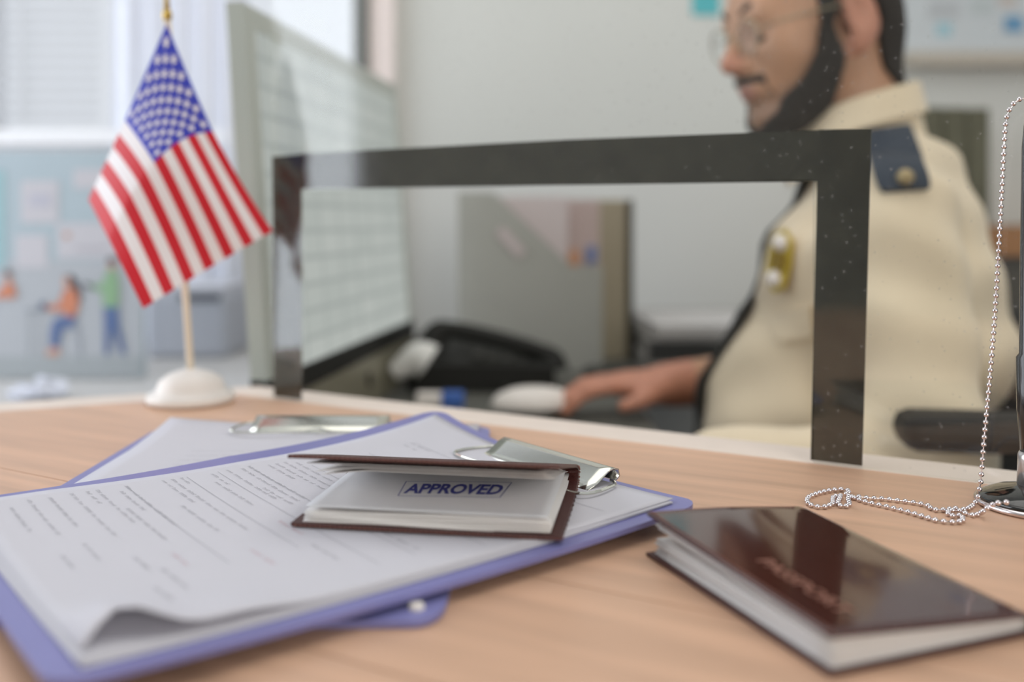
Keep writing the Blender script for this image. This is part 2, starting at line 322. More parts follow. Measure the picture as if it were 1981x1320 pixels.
# trays
tx0, tx1 = .223, .47
tr = thing('letter_tray', 'low two-tier grey letter tray beside the box file', 'tray', ((tx0+tx1)/2, 1.78, DZ)); M_tray = mat('grey tray', (158, 156, 152), .5)
for k in range(2):
    z = DZ+.002+k*.045
    obj('tier', *join(box(((tx0+tx1)/2, 1.78, z+.003), (tx1-tx0, .3, .005)), box((tx0+.003, 1.78, z+.015), (.006, .3, .025)), box((tx1-.003, 1.78, z+.015), (.006, .3, .025)), box(((tx0+tx1)/2, 1.927, z+.015), (tx1-tx0, .006, .025))), M_tray, tr)
for xx in (tx0+.004, tx1-.004):
    for yy in (1.64, 1.92): obj('post', *box((xx, yy, DZ+.035), (.008, .012, .025)), M_tray, tr)
tag(obj('paper_stack', *box(((tx0+tx1)/2, 1.77, DZ+.064), (.21, .27, .02), R3(rz=.04), .002), mat('tray papers', (196, 194, 192), .8)), 'stack of grey-white papers lying in the top tier of the letter tray', 'papers')
# phone
ph = thing('desk_phone', 'black desk phone with its handset on the cradle, left of the keyboard', 'phone', (-.03, 1.47, DZ))
def wedge(x0, x1, y0, y1, zl, zr): 
    V = [(x0, y0, DZ+.002), (x1, y0, DZ+.002), (x1, y1, DZ+.002), (x0, y1, DZ+.002), (x0, y0, zl*.6+DZ*.4), (x1, y0, zr), (x1, y1, zr+.012), (x0, y1, zl)]
    return V, [(0, 3, 2, 1), (4, 5, 6, 7), (0, 1, 5, 4), (1, 2, 6, 5), (2, 3, 7, 6), (3, 0, 4, 7)]
xl, xr = at(800, 0, 1.47)[0], at(1070, 0, 1.47)[0]
obj('base', *wedge(xl, xr, 1.40, 1.56, -.03, -.062), M_black, ph)
hp = bend([at(838, 662, 1.46), at(852, 640, 1.46), at(890, 640, 1.46), at(960, 655, 1.46), at(1030, 675, 1.46), at(1066, 692, 1.46), at(1070, 712, 1.46)], 6)
n = len(hp); obj('handset', *tube(hp, [.013+.012*max(0, abs(i/(n-1)-.5)-.25)*4 for i in range(n)], 12), M_black, ph, smooth=True)
for i in range(4):
    for j in range(3): 
        x = xl+.10+i*.022; obj('key', *box((x, 1.44+j*.03, -.052-i*.003), (.014, .018, .006), None, .001), mat('phone keys', (58, 58, 54), .5), ph)
cp = [(xl+.004+.006*math.cos(q*1.9), 1.395+.006*math.sin(q*1.9), DZ+.008+.0008*q) for q in range(0, 30)]
obj('cord', *tube(cp, .002, 6), M_black, ph)
# white item left of the phone
wp = bend([at(762, 722, 1.355), at(785, 706, 1.355), at(810, 692, 1.355), at(830, 702, 1.355)], 6); n = len(wp)
wi = obj('crumpled_tissue', *tube(wp, [.012+.016*(i/(n-1)) - (.012 if i == n-1 else 0) for i in range(n)], 12), mat('tissue', (212, 212, 208), .8, bump=.5, bscale=60), smooth=True)
tag(wi, 'white crumpled tissue lying between the monitor and the desk phone', 'tissue')
er = thing('eraser', 'small blue and white eraser on the dark desk behind the counter edge', 'eraser', (*P(850, 785, DZ)[:2], DZ))
ec = np.array(P(856, 788, DZ))+(0, 0, .011); obj('white_half', *box(ec+(-.018, 0, 0), (.034, .022, .018), None, .003), M_base, er); obj('blue_sleeve', *box(ec+(.014, 0, 0), (.03, .024, .02), None, .003), mat('blue sleeve', (60, 100, 175), .5), er)
# mouse
def mouse_fn(c, L, W, Hh, ang_):
    V, Fc = [], []; nu, nv = 20, 20; R = R3(rz=ang_)
    for i in range(nu+1):
        th = math.pi*i/nu/2
        for k in range(nv):
            q = 2*math.pi*k/nv; r = math.sin(th)**.8 if th > 0 else 0
            V.append(R @ np.array((L/2*r*math.cos(q), W/2*r*math.sin(q), Hh*math.cos(th)**.9 if i < nu else 0))+np.array(c))
    for i in range(nu):
        for k in range(nv): Fc.append((i*nv+k, i*nv+(k+1) % nv, (i+1)*nv+(k+1) % nv, (i+1)*nv+k))
    Fc.append(list(range(nu*nv, (nu+1)*nv))); return V, Fc
mc = np.array((.028, 1.235, DZ))
mz = thing('computer_mouse', 'white computer mouse under the right hand of the seated officer', 'mouse', tuple(mc))
obj('shell', *mouse_fn(mc+(0, 0, .012), .112, .062, .026, .1), M_base, mz, smooth=True)
V, Fc = mouse_fn(mc+(0, 0, .0005), .108, .058, .012, .1); obj('underside', *lathe([(.027, .0005), (.029, .004), (.029, .011)], mc, 24), mat('grey underside', (110, 108, 104), .5), mz)
obj('scroll_wheel', *tube([mc+(-.036, -.003, .034), mc+(-.036, .003, .034)], .005, 12), M_black, mz)
# keyboard
kb = thing('keyboard', 'flat black keyboard in front of the letter tray', 'keyboard', (.2, 1.42, DZ)); kR = R3(rz=.0)
obj('case', *box((.265, 1.47, DZ+.009), (.30, .13, .016), None, .004), M_black, kb)
k0 = None; M_key = mat('keyboard keys', (44, 46, 42), .5)
kv, kf = box((0, 0, 0), (.015, .016, .006), None, .0015)
for i in range(16):
    for j in range(6):
        if k0 is None: k0 = obj('key', kv+np.array((.13, 1.42, DZ+.02)), kf, M_key, kb)
        else: k = k0.copy(); sc.collection.objects.link(k); k.location = (i*.018, j*.0195, 0)
# crumpled wrapper at the left
def ico(c, r, jit, sub=2, seed=1, sq=(1, 1, 1)):
    bm = bmesh.new(); bmesh.ops.create_icosphere(bm, subdivisions=sub, radius=1); rr = random.Random(seed); bm.verts.index_update()
    V = np.array([np.array(v.co)*(1+rr.uniform(-jit, jit)) for v in bm.verts])*r*np.array(sq); Fc = [[v.index for v in f.verts] for f in bm.faces]; bm.free()
    return V+np.array(c), Fc
wc = np.array(P(72, 775, DZ))
tag(obj('plastic_wrapper', *join(ico(wc+(-.018, 0, .011), .017, .3, 2, 3, (1.2, 1, .6)), ico(wc+(.012, .01, .016), .02, .35, 2, 5, (1.2, 1, .75))), mat('pale wrapper', (214, 218, 232), .3, coat=.4)), 'crumpled pale plastic wrapper on the light desk below the poster', 'wrapper')
# printer behind the flag
pr = thing('printer', 'pale grey printer on the side desk behind the little flag', 'printer', (-.62, 1.85, DZ)); px0, px1 = at(282, 0, 1.75)[0], at(440, 0, 1.75)[0]
obj('body', *box(((px0+px1)/2, 1.85, DZ+.06), (px1-px0, .2, .118), None, .01), mat('printer shell', (176, 180, 190), .5), pr); obj('paper_slot', *box((px1-.05, 1.749, DZ+.112), (.075, .004, .012)), mat('slot dark', (92, 94, 100), .5), pr)
obj('lid', *box(((px0+px1)/2, 1.85, DZ+.126), (px1-px0-.02, .18, .012), None, .004), mat('printer lid', (196, 198, 206), .5), pr)

# poster board with flat printed scene
PY = 1.516; q = lambda x, y: np.array(at(x, y, PY))
pb = thing('poster_board', 'blue-grey poster board printed with office workers, standing behind the flag', 'poster', (-.79, PY, DZ))
a, b = q(276, 292), q(-120, 733)
obj('panel', *box(((a[0]+b[0])/2, PY+.008, (a[2]+DZ)/2+.001), (a[0]-b[0], .012, a[2]-DZ-.002)), mat('poster blue', (166, 180, 188), .6, noise=.02, nscale=6), pb)
def decal(name, pts, col, lay=1):
    V = np.array([q(x, y) for x, y in pts]); V[:, 1] = PY+.002-.0006*lay; return obj(name, *extrude(V, (0, .0005, 0)), mat('print %d %d %d' % col, col, .7), pb)
def oval(x, y, rx, ry, n=16): return [(x+rx*math.cos(2*math.pi*k/n), y+ry*math.sin(2*math.pi*k/n)) for k in range(n)]
def rect(x0, y0, x1, y1): return [(x0, y0), (x1, y0), (x1, y1), (x0, y1)]
decal('printed_floor', rect(-118, 505, 274, 732), (172, 176, 182))
decal('printed_ground', rect(-118, 690, 274, 732), (158, 164, 168), 2)
for r_ in (rect(40, 350, 113, 432), rect(30, 455, 92, 518), rect(110, 432, 235, 500), rect(142, 328, 205, 365)): decal('printed_sheet', r_, (190, 188, 194), 2)
decal('printed_sheet', rect(56, 375, 98, 400), (178, 178, 190), 3); decal('printed_line', rect(146, 478, 205, 484), (170, 168, 176), 3); decal('printed_dot', oval(129, 456, 7, 6), (176, 136, 118), 3)
decal('printed_panel', rect(-118, 330, 8, 520), (150, 182, 188), 2)
SK, OR, JE, GR, HA = (196, 150, 130), (196, 128, 100), (88, 108, 150), (136, 170, 134), (64, 62, 70)
# seated worker
decal('printed_desk', rect(50, 598, 122, 603), (140, 146, 154), 3)
for xx in (55, 75): decal('printed_desk_leg', rect(xx, 603, xx+2, 688), (150, 156, 162), 3)
decal('printed_hair', [(122, 545), (126, 534), (138, 532), (150, 545), (156, 560), (157, 582), (150, 588), (146, 560)], HA, 4)
decal('printed_head', oval(129, 546, 7, 10), SK, 5)
decal('printed_sweater', [(118, 575), (126, 560), (140, 556), (150, 566), (153, 590), (146, 612), (128, 612), (126, 603), (92, 600), (92, 592), (116, 588)], OR, 6)
decal('printed_laptop', [(76, 586), (88, 584), (90, 598), (78, 598)], (80, 92, 118), 6)
decal('printed_jeans', [(128, 610), (148, 610), (144, 630), (120, 638), (114, 672), (97, 672), (97, 640), (104, 618)], JE, 5)
decal('printed_stool', [(132, 630), (152, 630), (158, 688), (154, 688), (148, 638), (132, 638)], (148, 154, 166), 4); decal('printed_shoe', [(92, 676), (114, 672), (114, 688), (90, 688)], SK, 5)
# standing worker and the one cut by the frame
decal('printed_head', oval(216, 512, 7, 11), SK, 4); decal('printed_hair', oval(216, 504, 8, 7), HA, 5)
decal('printed_sweater', [(206, 526), (216, 520), (227, 528), (231, 560), (229, 594), (200, 594), (200, 566), (172, 556), (172, 549), (198, 552)], GR, 6)
decal('printed_jeans', [(201, 592), (229, 592), (231, 628), (244, 684), (235, 686), (218, 632), (212, 686), (203, 686)], JE, 5); decal('printed_tablet', [(166, 546), (180, 552), (178, 560), (164, 552)], HA, 7)
decal('printed_sweater', [(-10, 572), (6, 555), (18, 543), (28, 552), (32, 576), (-10, 578)], OR, 6); decal('printed_head', oval(16, 534, 6, 9), SK, 5); decal('printed_hair', oval(16, 528, 7, 6), HA, 6)

# whiteboard, notes, cabinet with binders at the right
qb = lambda x, y: np.array(at(x, y, WY))
wbd = thing('whiteboard', 'pale blue whiteboard with faint charts on the back wall, above the officer\'s shoulder', 'whiteboard', (qb(2000, 0)[0], WY-.01, qb(0, 118)[2]))
a, b = qb(1745, 104), qb(2400, -260)
obj('panel', *box(((a[0]+b[0])/2, WY-.008, (a[2]+b[2])/2), (b[0]-a[0], .012, b[2]-a[2])), mat('whiteboard face', (190, 196, 200), .35), wbd)
obj('pen_tray', *box(((a[0]+b[0])/2, WY-.02, a[2]-.016), (b[0]-a[0], .04, .03)), mat('tray beige', (178, 170, 158), .5), wbd)
for x0, y0, x1, y1, c in ((1790, 5, 1850, 38, (176, 180, 184)), (1870, 0, 1915, 30, (178, 186, 188)), (1806, 48, 1835, 72, (150, 188, 200)), (1925, -5, 1960, 15, (186, 176, 170))):
    p0, p1 = qb(x0, y1), qb(x1, y0); obj('chart', *box(((p0[0]+p1[0])/2, WY-.0145, (p0[2]+p1[2])/2), (p1[0]-p0[0], .001, p1[2]-p0[2])), mat('chart %d' % x0, c, .7), wbd)
for x0, y0, x1, y1, c, l in ((1338, -40, 1392, 30, (72, 172, 180), 'teal sticky note on the grey wall ahead of the officer\'s forehead'), (1936, 34, 1972, 64, (92, 142, 178), 'small blue sticky note on the whiteboard')):
    p0, p1 = qb(x0, y1), qb(x1, y0); yy = WY-.001 if x0 < 1500 else WY-.0155
    def note(u, v): return (p0[0]+(p1[0]-p0[0])*u, yy-.012*max(0, .4-v)**2, p0[2]+(p1[2]-p0[2])*v)
    tag(obj('sticky_note', *grid(note, 2, 8), mat('note %d' % x0, c, .7)), l, 'note')
CY = 1.85; qc = lambda x, y: np.array(at(x, y, CY))
cb_ = thing('cabinet', 'low cabinet with a brown wooden top behind the officer, carrying dark binders', 'cabinet', (1.1, CY+.12, -.85)); zc = qc(0, 436)[2]
obj('top', *box((1.13, CY+.12, zc-.03), (.75, .24, .06)), mat('brown cabinet wood', (150, 104, 62), .5, noise=.1, nscale=20), cb_)
obj('body', *box((1.13, CY+.125, (zc-.06-.85)/2), (.72, .22, zc-.06+.85)), mat('cabinet dark', (58, 56, 50), .5), cb_)
for k in range(2): obj('door', *box((.95+k*.36, CY+.01, (zc-.06-.85)/2), (.35, .012, zc+.75), None, .002), mat('cabinet door', (66, 62, 54), .5), cb_)
binder0 = None
for k, l in enumerate(('dark olive binder on the cabinet, nearest the officer\'s collar', 'dark olive binder on the cabinet, second from the officer\'s collar', 'dark olive binder at the right end of the row on the cabinet')):
    x0, x1 = qc(1790+k*46, 0)[0], qc(1790+(k+1)*46-2, 0)[0]; ht = qc(0, 205+k)[2]-zc
    bt = thing('binder', l, 'binder', ((x0+x1)/2, CY+.12, zc), 'binders on the cabinet')
    obj('cover', *box(((x0+x1)/2, CY+.12, zc+ht/2+.0005), (x1-x0, .2, ht), None, .004), mat('binder olive', (84, 82, 62), .6, noise=.04), bt)
    obj('spine_label', *box(((x0+x1)/2, CY+.0195, zc+ht*.55), ((x1-x0)*.5, .002, ht*.4)), mat('binder label', (92, 90, 70), .6), bt)

# ------------------------------------------------------------------ the officer: signed distance fields meshed with surface nets
def smin(a, b, k):
    h = np.maximum(k-np.abs(a-b), 0)/k; return np.minimum(a, b)-h*h*k*.25
class Field:
    def __init__(s): s.p = []
    def cone(s, a, b, r1, r2, k=.02):
        a, b = np.array(a, float), np.array(b, float)
        def f(p):
            ab = b-a; t = np.clip(((p-a) @ ab)/(ab @ ab), 0, 1); return np.linalg.norm(p-a-t[..., None]*ab, axis=-1)-(r1+(r2-r1)*t)
        m = max(r1, r2); s.p.append((f, np.minimum(a, b)-m, np.maximum(a, b)+m, k, 1)); return s
    def ell(s, c, rad, Rm, k=.02, sign=1):   # Rm rows = local axes in world
        c, rad, Rm = np.array(c, float), np.array(rad, float), np.array(Rm, float)
        def f(p):
            q = (p-c) @ Rm.T; k0 = np.linalg.norm(q/rad, axis=-1); k1 = np.linalg.norm(q/rad**2, axis=-1); return k0*(k0-1)/np.maximum(k1, 1e-9)
        ext = np.abs(Rm.T) @ rad; s.p.append((f, c-ext, c+ext, k, sign)); return s
    def ev(s, p):
        d = np.full(p.shape[:-1], 1.0)
        for f, lo, hi, k, sg in s.p: d = smin(d, f(p), k) if sg > 0 else -smin(-d, f(p), k)
        return d
    def grid(s, lo, hi, h):
        lo = np.array(lo, float); n = np.ceil((np.array(hi)-lo)/h).astype(int)+1; ax = [lo[i]+h*np.arange(n[i]) for i in range(3)]; D = np.full(n, .05, np.float32)
        for f, a, b, k, sg in s.p:
            i0 = np.clip(((a-.035-lo)/h).astype(int), 0, n-1); i1 = np.clip(((b+.035-lo)/h).astype(int)+1, 1, n)
            if np.any(i1 <= i0): continue
            sl = tuple(slice(i0[i], i1[i]) for i in range(3)); p = np.stack(np.meshgrid(*[ax[i][sl[i]] for i in range(3)], indexing='ij'), -1)
            v = f(p).astype(np.float32); D[sl] = smin(D[sl], v, k) if sg > 0 else -smin(-D[sl], v, k)
        return D, lo
def snets(D, lo, h):
    n = np.array(D.shape); ins = D < 0; c = n-1; cnt = np.zeros(c, np.int8); co = [(i, j, k) for i in (0, 1) for j in (0, 1) for k in (0, 1)]
    sub = lambda A, o: A[o[0]:o[0]+c[0], o[1]:o[1]+c[1], o[2]:o[2]+c[2]]
    for o in co: cnt += sub(ins, o)
    cells = np.argwhere((cnt > 0) & (cnt < 8)); idx = -np.ones(c, int); idx[tuple(cells.T)] = np.arange(len(cells))
    vals = np.stack([sub(D, o)[tuple(cells.T)] for o in co], 1); acc = np.zeros((len(cells), 3)); num = np.zeros(len(cells))
    for a in range(8):
        for b in range(a+1, 8):
            da = np.array(co[b])-np.array(co[a])
            if np.abs(da).sum() != 1: continue
            m = (vals[:, a] < 0) != (vals[:, b] < 0); t = vals[:, a]/(vals[:, a]-vals[:, b]+1e-12); t = np.clip(t, 0, 1)
            acc[m] += (np.array(co[a])+t[:, None]*da)[m]; num[m] += 1
    V = lo+h*(cells+acc/np.maximum(num, 1)[:, None]); Fc = []
    for ax in range(3):
        o1, o2 = (ax+1) % 3, (ax+2) % 3; s1 = [slice(None)]*3; s2 = [slice(None)]*3; s1[ax] = slice(0, -1); s2[ax] = slice(1, None)
        e = np.argwhere(ins[tuple(s1)] != ins[tuple(s2)]); e = e[(e[:, o1] > 0) & (e[:, o2] > 0) & (e[:, o1] < c[o1]) & (e[:, o2] < c[o2])]
        qd = []
        for d1, d2 in ((0, 0), (1, 0), (1, 1), (0, 1)):
            u = e.copy(); u[:, o1] -= d1; u[:, o2] -= d2; qd.append(idx[tuple(u.T)])
        qd = np.stack(qd, 1); qd = qd[(qd >= 0).all(1)]; Fc += qd.tolist()
    return V, Fc
# frames: body and head
by = -.17; bf_ = np.array((-math.cos(by), -math.sin(by), 0)); bl_ = np.array((math.sin(by), -math.cos(by), 0)); up = np.array((0, 0, 1.0))
O = np.array((.410, 1.13, 0)); B = lambda a, b, c: O+a*bf_+b*bl_+c*up; RB = np.array([bf_, bl_, up])
hy, hp_ = .27, math.radians(12); hf0 = np.array((-math.cos(hy), -math.sin(hy), 0)); hl = np.array((math.sin(hy), -math.cos(hy), 0))
hf = hf0*math.cos(hp_)-up*math.sin(hp_); hu = up*math.cos(hp_)+hf0*math.sin(hp_)
C = np.array((.360, 1.132, .372)); Hd = lambda a, b, c: C+a*hf+b*hl+c*hu; RH = np.array([hf, hl, hu])
def head_prims(Fd):
    Fd.ell(Hd(.0, 0, .048), (.098, .077, .086), RH, .01)
    Fd.ell(Hd(.052, 0, .01), (.050, .060, .062), RH, .02); Fd.ell(Hd(-.037, 0, .006), (.066, .062, .062), RH, .02)
    Fd.ell(Hd(.045, 0, -.04), (.052, .056, .052), RH, .03)
    for s in (-1, 1):
        Fd.cone(Hd(.012, s*.055, -.03), Hd(.07, s*.024, -.085), .018, .018, .02)      # jaw line
        Fd.ell(Hd(.068, s*.038, -.010), (.026, .026, .026), RH, .02)
    Fd.ell(Hd(.080, 0, -.085), (.022, .026, .020), RH, .015)
    Fd.cone(Hd(.084, -.032, .033), Hd(.084, .032, .033), .013, .013, .015)           # brow
    for s in (-1, 1): Fd.ell(Hd(.103, s*.031, .010), (.017, .016, .010), RH, .012, -1)
    for s in (-1, 1): Fd.ell(Hd(.0835, s*.031, .0135), (.0125, .0155, .0115), RH, .003)
    Fd.cone(Hd(.097, 0, .022), Hd(.118, 0, -.014), .008, .0105, .010)                # nose
    Fd.ell(Hd(.119, 0, -.018), (.011, .011, .010), RH, .006)
    for s in (-1, 1): Fd.ell(Hd(.106, s*.011, -.022), (.012, .008, .009), RH, .006)
    Fd.ell(Hd(.088, 0, -.045), (.018, .030, .022), RH, .012)
    Fd.ell(Hd(.1015, 0, -.0475), (.0085, .021, .0055), RH, .004); Fd.ell(Hd(.0995, 0, -.0575), (.008, .018, .006), RH, .004)
    for s in (-1, 1):                                                                 # ears
        Re = np.array([hf*math.cos(.25)-hu*math.sin(.25), hl, hu*math.cos(.25)+hf*math.sin(.25)])
        Fd.ell(Hd(-.006, s*.080, .008), (.021, .009, .034), Re, .006); Fd.ell(Hd(-.001, s*.077, -.022), (.011, .007, .014), Re, .008)
        Fd.ell(Hd(.001, s*.090, .012), (.010, .008, .019), Re, .006, -1)
    return Fd
def torso(Fd, g):
    Fd.ell(B(-.015, 0, .07), (.115+g, .150+g, .13+g), RB, .03); Fd.ell(B(.060, 0, -.10), (.115+g, .140+g, .15+g), RB, .05)
    Fd.ell(B(.04, 0, -.29), (.13+g, .160+g, .11+g), RB, .05)
    for s in (-1, 1):
        Fd.cone(B(-.02, s*.045, .205), B(-.005, s*.145, .150), .040+g, .048+g, .03)
        if s > 0: Fd.ell(B(.050, s*.07, .09), (.05+g, .065+g, .06+g), RB, .04)
    Fd.cone(B(-.04, 0, .17), B(-.045, 0, .0), .075+g, .09+g, .05)
    Fd.ell(B(-.065, 0, .0), (.095+g, .13+g, .075+g), RB, .03)
def arms(Fd, g, hands):
    sh = B(-.005, .150, .140); el = np.array((.392, .90, -.085)); wr = np.array((.185, .87, -.074))
    Fd.cone(sh, el, .054+g, .050+g, .03); Fd.cone(el, wr, .042+g, .028+g, .02)
    sh2 = B(-.005, -.150, .140); el2 = np.array((.44, 1.37, -.055)); wr2 = np.array((.209, 1.258, -.064))
    Fd.cone(sh2, el2, .050+g, .042+g, .03); Fd.cone(el2, wr2 if hands else el2+(wr2-el2)*.45, .040+g, .027+g if hands else .036+g, .02)
    if hands:
        for wr_, d, palm_up, sd, droop in ((wr, np.array((-.97, .22, -.05)), 0, 1, 0), (wr2, np.array((-.985, -.15, -.02)), 0, -1, .012)):
            d = d/np.linalg.norm(d); sdv = np.cross(up, d); sdv /= np.linalg.norm(sdv); z_ = np.cross(d, sdv)    # sdv: to the left of the pointing direction
            th = -1 if sd > 0 else 1                                                    # thumb side (left hand: right of the pointing direction)
            pc = wr_+d*.048; Fd.cone(wr_-d*.03, wr_+d*.012, .026, .022, .015)
            Fd.ell(pc+z_*(.004), (.050, .037, .017), np.array([d, sdv, z_]), .015)
            for i, (off, ln) in enumerate(((.027, .062), (.0095, .072), (-.0085, .067), (-.026, .052))):
                r = .0088-.0006*(i == 3); o_ = th*off; k1 = pc+d*.038+sdv*o_*.9+z_*.006; k2 = k1+d*ln*.48+z_*(-.004)+sdv*o_*.12; k3 = k2+d*ln*.32+z_*(-.012); k4 = k3+d*ln*.2+z_*(-.012)
                Fd.cone(k1, k2, r+.001, r, .006); Fd.cone(k2, k3, r, r-.0008, .004); Fd.cone(k3, k4, r-.0008, r-.002, .004)
            t1 = wr_+d*.022+sdv*th*.022-z_*.003; t2 = t1+d*.03+sdv*th*.022-z_*.006; t3 = t2+d*.026+sdv*th*.006-z_*.006
            Fd.cone(t1, t2, .014, .0105, .01); Fd.cone(t2, t3, .0105, .008, .004)
pe = thing('person', 'bearded officer in cream uniform shirt, seated side-on behind the screen, looking down', 'person', (.41, 1.13, -.85))
bodyF = Field(); head_prims(bodyF); bodyF.cone(Hd(-.028, 0, -.03), B(-.004, 0, .24), .056, .058, .03); torso(bodyF, 0); arms(bodyF, 0, True)
D, lo = bodyF.grid((-.03, .76, -.42), (.62, 1.46, .53), .0042); V, Fc = snets(D, lo, .0042)
ms_ = bpy.data.materials.new('skin'); ms_.use_nodes = True; nt = ms_.node_tree; bs = nt.nodes['Principled BSDF']; at_ = nt.nodes.new('ShaderNodeAttribute'); at_.attribute_name = 'tint'
nt.links.new(at_.outputs['Color'], bs.inputs['Base Color']); bs.inputs['Roughness'].default_value = .5; bs.inputs['Subsurface Weight'].default_value = .06; bs.inputs['Subsurface Radius'].default_value = (.01, .004, .002)
body = obj('body', V, Fc, ms_, pe, smooth=True)
Lc = (V-C) @ RH.T; col = np.tile(np.array(lin((190, 146, 116))), (len(V), 1)); red = np.array(lin((196, 124, 106))); lip = np.array(lin((170, 112, 102)))
def blend(w_, c_): 
    global col; w_ = np.clip(w_, 0, 1)[:, None]; col = col*(1-w_)+c_*w_
blend(1-np.linalg.norm((Lc-(.119, 0, -.018))/(.024, .025, .022), axis=1), red*1.0)
blend(.5*(np.abs(Lc[:, 1]) > .072)*(np.abs(Lc[:, 0]) < .05)*(np.abs(Lc[:, 2]) < .06), red)
blend(1.6*(1-np.linalg.norm((Lc-(.104, 0, -.0525))/(.014, .024, .013), axis=1)), lip)
blend(.55*((V[:, 2] < -.02) & (V[:, 0] < .24)), red)
ca = body.data.color_attributes.new('tint', 'FLOAT_COLOR', 'POINT'); ca.data.foreach_set('color', np.hstack([col, np.ones((len(V), 1))]).astype(np.float32).ravel())
# hair, beard, brows
headF = head_prims(Field()); hlo, hhi = C-.16, C+.16; Hh = .003
headF.cone(Hd(-.028, 0, -.03), B(-.004, 0, .24), .056, .058, .03)
DH, lo = headF.grid(hlo, hhi, Hh); ii = np.stack(np.meshgrid(*[lo[i]+Hh*np.arange(DH.shape[i]) for i in range(3)], indexing='ij'), -1); LL = (ii-C) @ RH.T
def polysdf(p, poly):
    d = np.full(p.shape[:-1], 1e9); s = np.ones(p.shape[:-1]); n = len(poly)
    for i in range(n):
        a, b = np.array(poly[i]), np.array(poly[i-1]); e = b-a; w_ = p-a; t = np.clip((w_ @ e)/(e @ e), 0, 1); d = np.minimum(d, ((w_-t[..., None]*e)**2).sum(-1))
        c1 = p[..., 1] >= a[1]; c2 = p[..., 1] < b[1]; c3 = e[0]*w_[..., 1] > e[1]*w_[..., 0]; s = np.where((c1 & c2 & c3) | (~c1 & ~c2 & ~c3), -s, s)
    return s*np.sqrt(d)
ac = LL[..., [0, 2]]; nz = .0012*np.sin(ii[..., 0]*900)*np.sin(ii[..., 1]*800+1)*np.sin(ii[..., 2]*700)
M_hair = mat('dark brown hair', (32, 25, 17), .9, noise=.3, nscale=300, bump=.8, bscale=900)
def shell(name, poly, off, extra=None, m=M_hair):
    R_ = polysdf(ac, poly); R_ = R_ if extra is None else np.maximum(R_, extra); X = np.maximum(DH-off+nz, R_).astype(np.float32); v, f = snets(X, lo, Hh); return obj(name, v, f, m, pe, smooth=True)
ab = np.abs(LL[..., 1])
shell('hair', [(-.14, -.088), (-.058, -.088), (-.036, -.056), (-.032, -.005), (-.024, .035), (.0, .05), (.018, .045), (.022, .0), (.036, .0), (.040, .045), (.065, .07), (.092, .092), (.06, .16), (-.14, .16)], .006)
shell('beard', [(.022, .004), (.038, .004), (.047, -.022), (.066, -.050), (.082, -.064), (.088, -.078), (.098, -.088), (.104, -.13), (.045, -.13), (.028, -.075), (.020, -.04)], .0055)
w_ = polysdf(Lc[:, [0, 2]], [(.022, .004), (.038, .004), (.047, -.022), (.066, -.050), (.082, -.064), (.125, -.064), (.125, -.13), (.045, -.13), (.028, -.075), (.020, -.04)])
blend(.5*np.clip(1-w_/.014, 0, 1)*(np.abs(Lc[:, 2]) < .13), np.array(lin((96, 72, 54))))       # stubble round the beard
ca.data.foreach_set('color', np.hstack([col, np.ones((len(col), 1))]).astype(np.float32).ravel())
shell('moustache', [(.094, -.034), (.130, -.034), (.130, -.041), (.099, -.043), (.090, -.060), (.083, -.060), (.089, -.041)], .0032, np.maximum(ab-.031, -1))
for s in (-1, 1):
    obj('eyebrow', *tube([Hd(.100, s*.012, .036), Hd(.0975, s*.026, .043), Hd(.088, s*.042, .040)], [.0040, .0048, .0030], 8), M_hair, pe, smooth=True)
    obj('eyelash', *tube([Hd(.0925, s*.020, .004), Hd(.0950, s*.031, .001), Hd(.0900, s*.043, .004)], [.0010, .0016, .0010], 6), M_hair, pe)
    e_ = obj('eye', *ico(Hd(.0815, s*.031, .012), .0125, 0, 3), M_base, pe, smooth=True); obj('iris', *ico(Hd(.0900, s*.0315, .006), .0055, 0, 2), mat('iris', (60, 40, 26), .2), e_, smooth=True)
# shirt
sF = Field(); torso(sF, .010); arms(sF, .010, False)
def fold(p): return .0022*np.sin(p[..., 0]*60+p[..., 2]*45)+.0032*np.sin(p[..., 2]*70+p[..., 1]*35+2*np.sin(p[..., 0]*18))
def shirt(p): return sF.ev(p)+fold(p)
h_ = .005; D, lo = sF.grid((.1, .76, -.42), (.64, 1.47, .30), h_); pts = np.stack(np.meshgrid(*[lo[i]+h_*np.arange(D.shape[i]) for i in range(3)], indexing='ij'), -1)
D = D+fold(pts).astype(np.float32); D = np.maximum(D, (.055-np.linalg.norm(pts-B(-.015, 0, .265), axis=-1)).astype(np.float32)); 

M_shirt = mat('cream shirt', (220, 204, 176), .8, noise=.02, nscale=12, bump=.3, bscale=60, sheen=.2)
V, Fc = snets(D, lo, h_); obj('shirt', V, Fc, M_shirt, pe, smooth=True)
def collar(u, v):
    q_ = 2*math.pi*(u*.90+.05); ca_, sa = math.cos(q_), math.sin(q_)      # open at the front
    r = .064+.012*(1-v); zz = .228+.060*v+(-ca_)*.022; fr = max(0, ca_)**3
    return B(.006+ca_*(r+.004), sa*r, zz-.018*fr)
obj('collar', *grid(lambda u, v: collar(u, v), 40, 6), M_shirt, pe, smooth=True)
obj('collar_leaf', *grid(lambda u, v: B(*( .006+math.cos(2*math.pi*(u*.9+.05))*(.073+.008*v), math.sin(2*math.pi*(u*.9+.05))*(.068+.014*v), 0.292-.022*math.cos(2*math.pi*(u*.9+.05))-.018*max(0, math.cos(2*math.pi*(u*.9+.05)))**3-.036*v)), 40, 6), M_shirt, pe, smooth=True)
